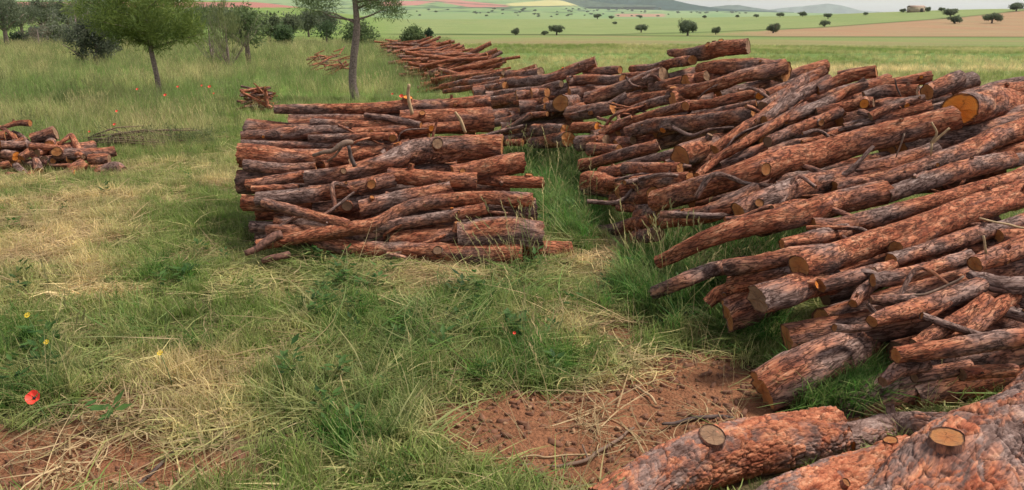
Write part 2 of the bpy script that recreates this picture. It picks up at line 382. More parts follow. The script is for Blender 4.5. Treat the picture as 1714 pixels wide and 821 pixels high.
b.inputs['Roughness'].default_value = 1.0; b.inputs['Specular IOR Level'].default_value = 0.05
go = obj('ground', mesh('ground', V, [FQ], [ground_mat], {'bc': np.c_[base, np.ones(len(x))]})); tag(go, kind='structure')

# far valley plain and hills
def strip_mesh(name, pxs, rows_fn, n, dist_fn, col_fn, mat):
    a, k = np.meshgrid(pxs, np.linspace(0, 1, n))
    rw = rows_fn(a, k); ds_ = dist_fn(a, k); P = at(a, rw, ds_).reshape(-1, 3)
    nr, nc = a.shape
    i, j = np.meshgrid(np.arange(nr - 1), np.arange(nc - 1), indexing='ij')
    Fq = np.stack([i * nc + j, i * nc + j + 1, (i + 1) * nc + j + 1, (i + 1) * nc + j], -1).reshape(-1, 4)
    col = col_fn(a.ravel(), rw.ravel(), k.ravel())
    o = obj(name, mesh(name, P, [Fq], [mat], {'bc': np.c_[col, np.ones(len(col))]})); return tag(o, kind='structure')
fm, t, b = newmat('far_fields'); vc = nd(t, 'ShaderNodeAttribute', attribute_name='bc'); t.links.new(vc.outputs['Color'], b.inputs['Base Color']); b.inputs['Specular IOR Level'].default_value = 0.0; b.inputs['Roughness'].default_value = 1.0
def valley_col(px, rw, k):
    n = fbm(np.stack([px / 60, rw / 4, 0 * px], -1), 41, 2); n2 = fbm(np.stack([px / 25, rw / 1.6, 0 * px], -1), 43, 2)
    c = lerp(np.tile(A(.13, .20, .085), (len(px), 1)), A(.19, .23, .10), n)
    c = lerp(c, A(.06, .085, .05), sstep(.60, .70, n2) * sstep(24, 20, rw))
    red = (rw < np.interp(px, [600, 700, 730, 790, 850], [12, 9, 3, 13, 12])) & (rw > np.interp(px, [600, 720, 760, 850], [4, 1, 0, 9])) & (px > 640) & (px < 850)
    c = lerp(c, A(.34, .13, .11), red * 0.9)
    pale = (rw < 11) & (rw > np.interp(px, [840, 900, 965], [7, 2, -3])) & (px > 848) & (px < 968)
    c = lerp(c, A(.38, .33, .14), pale * 0.9)
    c = lerp(c, A(.05, .075, .045), ((abs(rw - np.interp(px, [600, 850, 1000], [14, 13, 9])) < 0.8) | (abs(rw - np.interp(px, [660, 760, 860], [-2, 5, 11])) < 0.6)) * 0.8)
    rp = (px > 1030) & (px < 1112) & (abs(rw - 26) < 2.5); c = lerp(c, A(.32, .16, .12), rp * 0.8)
    return c
strip_mesh('valley_fields', np.linspace(-1200, 2900, 500), lambda a, k: 41 - k * np.interp(a, [500, 700, 940, 985, 1150, 1400, 1700], [46, 46, 40, 26, 23, 18, 14]), 90,
           lambda a, k: 1250 * (4.2 ** k), valley_col, fm)
def hill(name, prof, d0, depth, col, base_row=34):
    p = np.array(prof, float); a = np.arange(p[0, 0], p[-1, 0] + 1, 3.0)
    def rows_fn(A_, k):
        top = np.interp(A_, p[:, 0], p[:, 1]) + 1.2 * (fbm(np.stack([A_.ravel() / 14, 0 * A_.ravel(), 0 * A_.ravel()], -1), 55, 3).reshape(A_.shape) - .5)
        kk = np.minimum(k / 0.6, 1) ** 0.8
        return base_row + (top - base_row) * kk + np.maximum(k - 0.6, 0) / 0.4 * (base_row - top) * 0.6
    cf = lambda px, rw, k: lerp(np.tile(A(*col), (len(px), 1)), A(*col) * 0.65, sstep(.45, .6, fbm(np.stack([px / 7, rw / 2, k * 4], -1), 60, 3)))
    return strip_mesh(name, a, rows_fn, 26, lambda A_, k: d0 + depth * k, cf, fm)
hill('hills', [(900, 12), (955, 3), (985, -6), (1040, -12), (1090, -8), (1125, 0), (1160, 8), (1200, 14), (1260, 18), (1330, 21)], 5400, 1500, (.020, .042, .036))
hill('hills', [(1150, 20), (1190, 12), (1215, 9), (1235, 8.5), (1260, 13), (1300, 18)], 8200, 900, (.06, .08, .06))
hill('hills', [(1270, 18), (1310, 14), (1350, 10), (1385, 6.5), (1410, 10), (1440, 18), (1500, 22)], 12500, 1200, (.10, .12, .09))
hill('hills', [(-900, 10), (-300, -10), (100, -4), (300, -6), (440, -1), (520, 1), (600, -3), (690, 4), (760, -4), (830, -3), (900, -9), (980, -4), (1100, 6)], 5600, 1300, (.055, .075, .05), 12)
# ---------------------------------------------------------------- log piles
def tps(ctrl):
    c = np.array(ctrl, float); P = c[:, :2] / 400.0; v = 1.0 / c[:, 2]; n = len(c)
    ker = lambda r2: np.where(r2 > 0, 0.5 * r2 * np.log(r2 + 1e-12), 0)
    K = ker(((P[:, None] - P[None]) ** 2).sum(-1)) + 0.02 * np.eye(n)
    M = np.zeros((n + 3, n + 3)); M[:n, :n] = K; M[:n, n] = 1; M[:n, n + 1:] = P; M[n, :n] = 1; M[n + 1:, :n] = P.T
    s = np.linalg.solve(M, np.concatenate([v, [0, 0, 0]]))
    def f(px, py):
        q = np.stack([np.ravel(px), np.ravel(py)], -1) / 400.0
        o = ker(((q[:, None] - P[None]) ** 2).sum(-1)) @ s[:n] + s[n] + q @ s[n + 1:]
        return (1.0 / np.clip(o, 0.03, 0.62)).reshape(np.shape(px))
    return f
D_A = tps([(x, y, d) for y, d in ((450, 5.1), (400, 5.2), (350, 5.35), (300, 5.6), (250, 5.95), (200, 6.4), (165, 6.8)) for x in (420, 640, 880)])
D_B = tps([(985,310,6.4),(1060,390,5.8),(1020,260,7.0),(960,205,7.9),(930,180,8.4),(900,230,8.6),(870,140,9.8),(830,200,9.0),(1000,110,9.3),(1100,110,8.3),(1200,80,7.6),
 (760,150,11.5),(1250,75,7.5),(1310,110,7.0),(1200,200,6.3),(1150,260,6.0),(1100,335,5.0),(1110,375,5.05),(1270,280,4.85),(1110,435,4.15),(1400,345,4.5),(1500,220,5.1),(1610,180,5.2),
 (1714,160,5.6),(1460,130,6.0),(1380,125,6.4),(1714,300,4.75),(1340,450,3.65),(1270,495,3.6),(1215,445,3.9),(1220,530,3.75),(1520,390,4.05),(1714,400,3.95),(1280,640,3.1),
 (1470,545,3.1),(1500,600,2.95),(1714,570,3.05),(1714,480,3.45)])
D_C = tps([(1000,845,2.25),(1180,790,2.5),(1398,730,2.72),(1500,728,2.85),(1480,900,1.85),(1620,815,2.1),(1800,690,2.3),(1250,870,2.1),(1400,815,2.3),(1520,790,2.35)])
D_E = lambda px, py: 8.0 + (305 - np.asarray(py, float)) / 95 * 0.8
LOGS = []          # footprints: (points, radii)
_seed = [100]
def resample(P, r, step, smooth=1):
    P = np.asarray(P, float); r = np.asarray(r, float)
    seg = np.linalg.norm(np.diff(P, axis=0), axis=1); s = np.concatenate([[0], np.cumsum(seg)]); L = s[-1]
    n = max(6, int(L / step) + 1); q = np.linspace(0, L, n)
    if len(P) > 2:                                  # Catmull-Rom
        PP = np.vstack([2 * P[0] - P[1], P, 2 * P[-1] - P[-2]]); k = np.clip(np.searchsorted(s, q, side='right') - 1, 0, len(P) - 2)
        u = ((q - s[k]) / np.maximum(seg[k], 1e-9))[:, None]; p0, p1, p2, p3 = PP[k], PP[k + 1], PP[k + 2], PP[k + 3]
        Q = 0.5 * (2 * p1 + (p2 - p0) * u + (2 * p0 - 5 * p1 + 4 * p2 - p3) * u ** 2 + (3 * p1 - p0 - 3 * p2 + p3) * u ** 3)
    else:
        Q = P[0] + (P[1] - P[0]) * (q / L)[:, None]
    return Q, np.interp(q, s, r), q, L
def frames(Q):
    T = np.gradient(Q, axis=0); T /= np.linalg.norm(T, axis=1)[:, None]
    ref = np.array([0, 0, 1.0]) if abs(T[:, 2].mean()) < 0.85 else np.array([0, 1.0, 0])
    B = np.cross(T, ref); B /= np.linalg.norm(B, axis=1)[:, None]; N = np.cross(B, T); return T, B, N
def bark_mesh(name, Q, r, q, seg, seed, tone, cell, amp, swell=(), mat=None, cuts=(0, 0), fine=True, pw=.4):
    """bark tube along Q with plates and cracks modelled into it; cuts tilts the saw cuts"""
    T, B, N = frames(Q); n = len(Q)
    th = np.linspace(0, 2 * np.pi, seg, endpoint=False); c, s_ = np.cos(th), np.sin(th)
    rr = np.repeat(r[:, None], seg, 1); ss = np.repeat(q[:, None], seg, 1)
    off = h32(np.array([seed]), np.array([3]), np.array([5]), 1)[0] * 50
    bk = np.stack([ss + off, rr * c, rr * s_ + off], -1).reshape(-1, 3)
    low = fbm(bk * np.array([3.0, 9, 9]), seed, 2).reshape(n, seg) - 0.5
    rad = rr * (1 + 0.32 * low + 0.05 * np.cos(2 * th + seed)[None])
    for (sx, tx, sr, am) in swell:
        dth = np.angle(np.exp(1j * (th - tx)))
        rad = rad + am * np.exp(-((ss - sx) / (1.5 * sr)) ** 2 - (dth[None] * rr / (1.6 * sr)) ** 2)
    wp = bk + 0.8 * cell * (np.stack([fbm(bk / cell * np.array([.4, .8, .8]), seed + k, 2) for k in (31, 32, 33)], -1) - .5) * 2
    hard = mat is M_BARK_BIG
    f1, f2, cid = worley(wp / np.array([cell * (1.9 if hard else 2.8), cell, cell]), seed % 997)
    plate = sstep(0.0, 0.10 if hard else 0.22, f2 - f1)
    hi = fbm(bk * np.array([22, 50, 50]), seed + 57, 2)
    tn = 0.5 + 0.62 * (tone - 0.5) + 1.8 * (fbm(bk * np.array([3.2, 9, 9]), seed + 50, 3) - 0.5)
    raised = sstep(.60, .42, tn + 0.7 * (hi - .5)); streak = fbm(bk * np.array([6, 34, 34]), seed + 61, 3) - .5
    if hard:
        raised = raised * .4; g1, g2, cid2 = worley(wp / np.array([cell * .75, cell * .42, cell * .42]) + 7.3, (seed + 5) % 997); p2 = sstep(0, .14, g2 - g1)
        tilt_ = np.sin(wp[:, 0] / (cell * 1.9) * 6.28 + cid * 40) * (cid2 * .5 + .5)
        tn = tn + .5 * (cid - .5) + .35 * (cid2 - .5); streak = streak + .55 * (p2 * (.25 + cid2) - .5) + .30 * tilt_
        plate = plate * (.55 + .45 * p2)
    disp = amp * (0.75 * raised + (0.5 if hard else 1.5) * streak + pw * plate * (0.4 + cid) - 0.8)
    rad = rad + disp.reshape(n, seg)
    tn = np.clip(tn, 0, 1)
    V = Q[:, None] + rad[..., None] * (c[None, :, None] * B[:, None] + s_[None, :, None] * N[:, None])
    for e, k in ((0, cuts[0]), (n - 1, cuts[1])):
        m = int(n * 0.12) + 1; idx = range(0, m) if e == 0 else range(n - m, n)
        for i in idx:
            f = 1 - abs(i - e) / m
            V[i] += T[i] * (k * rad[i] * np.cos(th + 0.6) * f ** 1.0)[:, None]
    if fine and k != 0:
        for e, sg in ((0, -1), (n - 1, 1)): V[e] += T[e] * (sg * .26 * rad[e] * np.maximum(vnoise(np.stack([c * 4, s_ * 4, np.full(seg, seed + e * .7)], -1), 3) - .45, 0))[:, None] * 1.6
    Vf = V.reshape(-1, 3)
    i, j = np.meshgrid(np.arange(n - 1), np.arange(seg), indexing='ij'); k = (j + 1) % seg
    Fq = np.stack([i * seg + j, i * seg + k, (i + 1) * seg + k, (i + 1) * seg + j], -1).reshape(-1, 4)
    bt = np.stack([tn, plate, cid, np.ones_like(tn)], -1)
    return Vf, Fq, bk, bt, V, (T, B, N)
def cut_disc(ring, axis, seed, rough=0.0):
    """saw-cut face filling one end ring"""
    seg = len(ring); cen = ring.mean(0); k = [1.0, 0.8, 0.55, 0.3]
    V = [cen + (ring - cen) * a * (0.995 if a == 1 else 1) for a in k]; V = np.concatenate(V + [cen[None]])
    rg = np.concatenate([np.full(seg, a) for a in k] + [[0]])
    V = V - axis * 0.004 + axis * (rough * (fbm(V * 40, seed, 2) - 0.5))[:, None] * (rg < 0.99)[:, None]
    F4 = []; j = np.arange(seg); jn = (j + 1) % seg
    for a in range(len(k) - 1): F4.append(np.stack([a * seg + j, a * seg + jn, (a + 1) * seg + jn, (a + 1) * seg + j], -1))
    F3 = np.stack([(len(k) - 1) * seg + j, (len(k) - 1) * seg + jn, np.full(seg, len(k) * seg)], -1)
    th = np.linspace(0, 2 * np.pi, seg, endpoint=False); rv = np.concatenate([np.stack([a * np.cos(th), a * np.sin(th), np.full(seg, seed * .37)], -1) for a in k] + [[[0, 0, seed * .37]]])
    return V, np.concatenate(F4), F3, rg, rv
def make_log(name, P, r, label=None, cat='log', group=None, tone=0.5, stubs=(), nstub=2, cell=0.034, amp=0.005, step=0.014, seg=40, mat=None, cutmat=None, parts=True, tilt=0.12, frayed=0.0, parent_seed=None):
    _seed[0] += 1; sd_ = _seed[0]; g = np.random.default_rng(sd_)
    Q, rr, q, L = resample(P, r, step)
    wb = np.stack([vnoise(np.stack([q * 2.2, np.full(len(q), k * 9.1), np.full(len(q), sd_ * 1.37)], -1), 5) for k in range(3)], -1) - .5
    Q = Q + wb * rr.mean() * np.array([.5, .8, .95])
    mat = mat or M_BARK
    T, B, N = frames(Q)
    todo = []; toCam = EYE - Q[len(Q) // 2]; toCam /= np.linalg.norm(toCam)
    for (spx, spy, dpx) in stubs:                     # stubs seen in the photo: nearest place along the log
        d = ray(spx, spy); d = d / np.linalg.norm(d); dist = np.linalg.norm(Q - EYE, axis=1); tt = np.linspace(dist.min() - .3, dist.max() + .3, 500)
        pts_ = EYE + d * tt[:, None]; D2 = np.linalg.norm(pts_[:, None] - Q[None], axis=2); ni = D2.argmin(1); gap = D2[np.arange(500), ni] - rr[ni] * 1.02
        hits = np.nonzero(gap < 0)[0]; h_ = hits[0] if len(hits) else int(gap.argmin()); i = int(ni[h_]); dirn = pts_[h_] - Q[i]; dirn -= T[i] * (dirn @ T[i]); dirn /= np.linalg.norm(dirn); dep = to_px(Q)[2]
        todo.append((i, math.atan2(dirn @ N[i], dirn @ B[i]), dpx * dep[i] / F_PX / 2, 0.25, 0.25))
    for _ in range(nstub):
        i = int(g.uniform(0.12, 0.88) * len(Q)); base = math.atan2(toCam @ N[i] + 0.4, toCam @ B[i])
        todo.append((i, base + g.uniform(-1.3, 1.3), rr[i] * g.uniform(0.10, 0.30), g.uniform(0.1, 1.3), g.uniform(-0.1, 0.6)))
    swell = [(q[i], a, s, 0.35 * s) for i, a, s, l, tl in todo]
    Vf, Fq, bk, bt, Vr, fr = bark_mesh(name, Q, rr, q, seg, sd_, tone, cell, amp, swell, mat, (g.uniform(-tilt, tilt), g.uniform(-tilt, tilt)), pw=1.3 if mat is M_BARK_BIG else .4)
    org = Q[len(Q) // 2].copy(); org[2] = max(0.0, (Q[:, 2] - rr).min())
    cm = cutmat or (M_CUT_OLD if g.random() < 0.25 else M_CUT)
    ends = [cut_disc(Vr[0], -T[0], sd_, frayed), cut_disc(Vr[-1], T[-1], sd_ + 1, frayed)]
    if not parts:
        mb = MB(); z = np.zeros(len(Vf)); mb.add(Vf - org, Fq, bk=bk, bt=bt, ring=z, rv=bk * 0)
        nb = len(Fq)
        for (V, F4, F3, rg, rv) in ends:
            b0 = mb.n; mb.add(V - org, F4, bk=V, bt=np.tile([tone, 1, .5, 1], (len(V), 1)), ring=rg, rv=rv); mb.F.setdefault(3, []).append(F3 + b0)
        n4 = sum(len(f) for f in mb.F[4]); n3 = sum(len(f) for f in mb.F[3])
        me = mb.build(name, [mat, cm]); me.polygons.foreach_set('material_index', np.array([0] * nb + [1] * (n4 - nb + n3), np.int32))
        o = obj(name, me, None, org)
    else:
        o = obj(name, mesh(name, Vf - org, [Fq], [mat], {'bk': bk, 'bt': bt}), None, org)
        for (V, F4, F3, rg, rv) in ends:
            obj('cut_end', mesh('cut_end', V - org, [F4, F3], [cm], {'rv': rv, 'ring': rg}), o)
        for (i, a, s, ln, lean) in todo:
            dirn = B[i] * math.cos(a) + N[i] * math.sin(a); dd = dirn + T[i] * lean
            if lean == 0.25: dd = dd + .75 * (EYE - Q[i]) / np.linalg.norm(EYE - Q[i])
            dd /= np.linalg.norm(dd)
            p0 = Q[i] + dirn * rr[i] * 0.55; p1 = Q[i] + dirn * rr[i] * (1.0) + dd * (0.35 * s + ln * 1.6 * s)
            n_ = 6; PP = p0 + (p1 - p0) * np.linspace(0, 1, n_)[:, None]; rad = s * np.linspace(1.35, 1.0, n_)
            V1, F1, bk1, bt1, Vr1, fr1 = bark_mesh('branch_stub', PP, rad, np.linspace(0, 1, n_) * np.linalg.norm(p1 - p0), 18, sd_ + i, tone + 0.1, cell * 0.7, amp * 0.5)
            st = obj('branch_stub', mesh('branch_stub', V1 - org, [F1], [mat], {'bk': bk1, 'bt': bt1}), o)
            V2, F4, F3, rg, rv2 = cut_disc(Vr1[-1], fr1[0][-1], sd_ + i)
            obj('cut_face', mesh('cut_face', V2 - org, [F4, F3], [M_CUT_FRESH if g.random() < 0.12 else (M_CUT if g.random() < .7 else M_CUT_OLD)], {'rv': rv2, 'ring': rg}), st)
    LOGS.append((Q, rr))
    return tag(o, label, cat, group)
def trace(zoom, pts, depth, push=0.0):
    """photo trace -> 3D axis points and radii"""
    ox, oy, sc = zoom; a = np.array([p[:3] for p in pts], float)
    px, py, dpx = ox + a[:, 0] / sc, oy + a[:, 1] / sc, a[:, 2] / sc
    extra = np.array([p[3] if len(p) > 3 else 0.0 for p in pts])
    Y = depth(px, py) + push + extra
    P = at(px, py, Y); dep = to_px(P)[2]
    r = dpx * dep / F_PX / 2
    P = P + (P - EYE) / np.linalg.norm(P - EYE, axis=1)[:, None] * r[:, None] * 0.7      # traced line is the near side's outline
    P[:, 2] = np.maximum(P[:, 2], r * 0.75)
    return P, r
Z1=(380,130,2.345); Z2=(950,60,3.42); Z3=(1300,60,3.157); Z4=(960,200,2.9325); Z5=(1080,280,2.703); Z6=(1080,480,2.407)
Z8=(860,200,3.733); Z9=(720,90,4.321); Z10=(1280,90,4.828); Z11=(1380,440,4.105); ZP=(0,0,1.0); ZE=(0,190,5.713)
GA = 'pine logs of the small stack in the middle'; GB = 'pine logs of the big heap on the right'; GC = 'big logs in the bottom right corner'
# (zoom, points, push, tone, stubs in photo pixels, label)
A_LOGS = [
 (Z1,[(185,125,36),(480,122,44),(720,108,52),(1035,100,66)],.05,.35,[(682,167,17)],'long slim log across the back top of the middle stack, thin end over the grass'),
 (Z1,[(690,175,85),(1035,170,95)],.12,.55,[],'short fat log with flaky bark just under the long back log of the middle stack'),
 (Z1,[(55,232,46),(250,212,50),(480,198,48)],.12,.35,[],'smooth grey brown log sticking out left at upper middle stack, gap of grass beneath it'),
 (Z1,[(330,178,40),(480,188,44),(700,188,40)],.08,.3,[],'grey knobbly log on top of the middle stack just right of the gap'),
 (Z1,[(540,148,20),(640,160,26),(760,185,28)],-.04,.4,[],'thin crooked branch lying on top of the middle stack'),
 (Z1,[(322,240,34),(480,238,36),(650,235,38)],0,.3,[(657,231,13)],'thin log with orange cut knot on upper middle stack'),
 (Z1,[(490,212,44),(700,205,44),(915,192,44)],.06,.65,[(722,215,11)],'orange brown log under the upright pale stick on the middle stack'),
 (Z1,[(62,312,84),(250,308,82),(480,302,76)],.03,.8,[],'thick reddish log with peeled bark at the left end of the middle stack'),
 (Z1,[(60,262,28),(250,268,28),(430,268,24)],.1,.55,[],'narrow log wedged above the thick peeled red log on the middle stack'),
 (Z1,[(72,352,44),(200,356,44),(350,345,40)],.06,.5,[],'dark reddish log tucked under the thick peeled red log on the middle stack'),
 (Z1,[(318,395,58),(460,385,62),(620,345,80),(760,290,100),(1085,282,96)],-.02,.45,[(731,242,18),(660,235,14),(574,287,11)],'crooked knotty log that thickens to the right across the middle of the front stack'),
 (Z1,[(370,345,50),(480,300,80),(720,275,80)],.14,.35,[],'shaded grey log behind the crooked knotty log of the middle stack'),
 (Z1,[(82,422,52),(200,408,50),(320,390,44)],.06,.4,[],'short dark log end at left of the middle stack below the peeled red log'),
 (Z1,[(100,440,30),(280,432,28)],.02,.65,[],'thin reddish pole low on the left of the middle stack'),
 (Z1,[(120,475,58),(400,450,60),(660,402,62)],-.03,.5,[(621,309,16)],'straight log with an orange sawn knot running up right across the middle stack'),
 (Z1,[(630,400,64),(800,405,70),(980,405,62)],-.02,.55,[],'log with rough plated bark ending under the big right log of the middle stack'),
 (Z1,[(900,385,84),(1030,362,90),(1168,342,86)],0,.7,[(775,287,11)],'thick red barked log end at the right edge of the middle stack'),
 (Z1,[(525,520,74),(700,470,76),(880,440,70)],-.05,.6,[],'rough red brown log, sawn end facing left, in the centre of the middle stack'),
 (Z1,[(335,512,64),(480,502,60),(600,490,60)],.12,.15,[(581,345,19)],'blackish log in the dark hollow of the middle stack with a sawn knot'),
 (Z1,[(140,490,34),(300,532,40),(480,578,42)],-.1,.65,[],'reddish pole slanting down to the right on the front of the middle stack'),
 (Z1,[(115,655,50),(330,618,54),(560,572,52),(720,500,56),(950,465,58),(1205,478,54)],-.08,.7,[],'long wavy red log with a split left end on the front of the middle stack'),
 (Z1,[(340,655,62),(600,692,78),(870,700,86),(1150,712,92)],-.02,.6,[(733,420,14)],'long thick log lying on the grass along the foot of the middle stack'),
 (Z1,[(1150,702,84),(1360,695,82)],.1,.75,[],'flaky orange barked log end lying on the grass right of the middle stack foot'),
 (Z1,[(905,610,110),(1050,610,122),(1240,632,118)],-.06,.6,[(738,385,15)],'fat stump log with coarse plated bark at the lower right of the middle stack'),
 (Z1,[(575,590,42),(800,550,52),(1010,515,56)],-.03,.4,[],'slim grey brown log under the long wavy red log of the middle stack'),
 (Z1,[(640,635,76),(780,625,80),(930,610,80)],.02,.35,[],'shaded log between the foot log and the fat stump of the middle stack'),
 (Z1,[(190,570,48),(380,590,54),(580,605,50)],.12,.2,[],'dark log deep behind the slanting reddish pole of the middle stack'),
 (Z1,[(1000,505,80),(1215,510,88)],.12,.1,[],'blackened log end at right of the middle stack under the wavy red log'),
 (Z1,[(960,400,46),(1120,404,46),(1240,404,46)],.10,.6,[(885,295,13)],'short stick of log poking out right of the middle stack beside the tall grass'),
 (Z1,[(58,495,66),(190,500,70),(330,495,60)],.08,.7,[],'orange brown log end low at the far left of the middle stack'),
 (Z1,[(90,580,50),(200,590,60),(330,600,50)],.14,.2,[],'dark log near the ground at the left foot of the middle stack'),
 (Z1,[(760,165,70),(900,168,80)],.3,.4,[],'log almost hidden behind the short fat flaky log of the middle stack'),
]
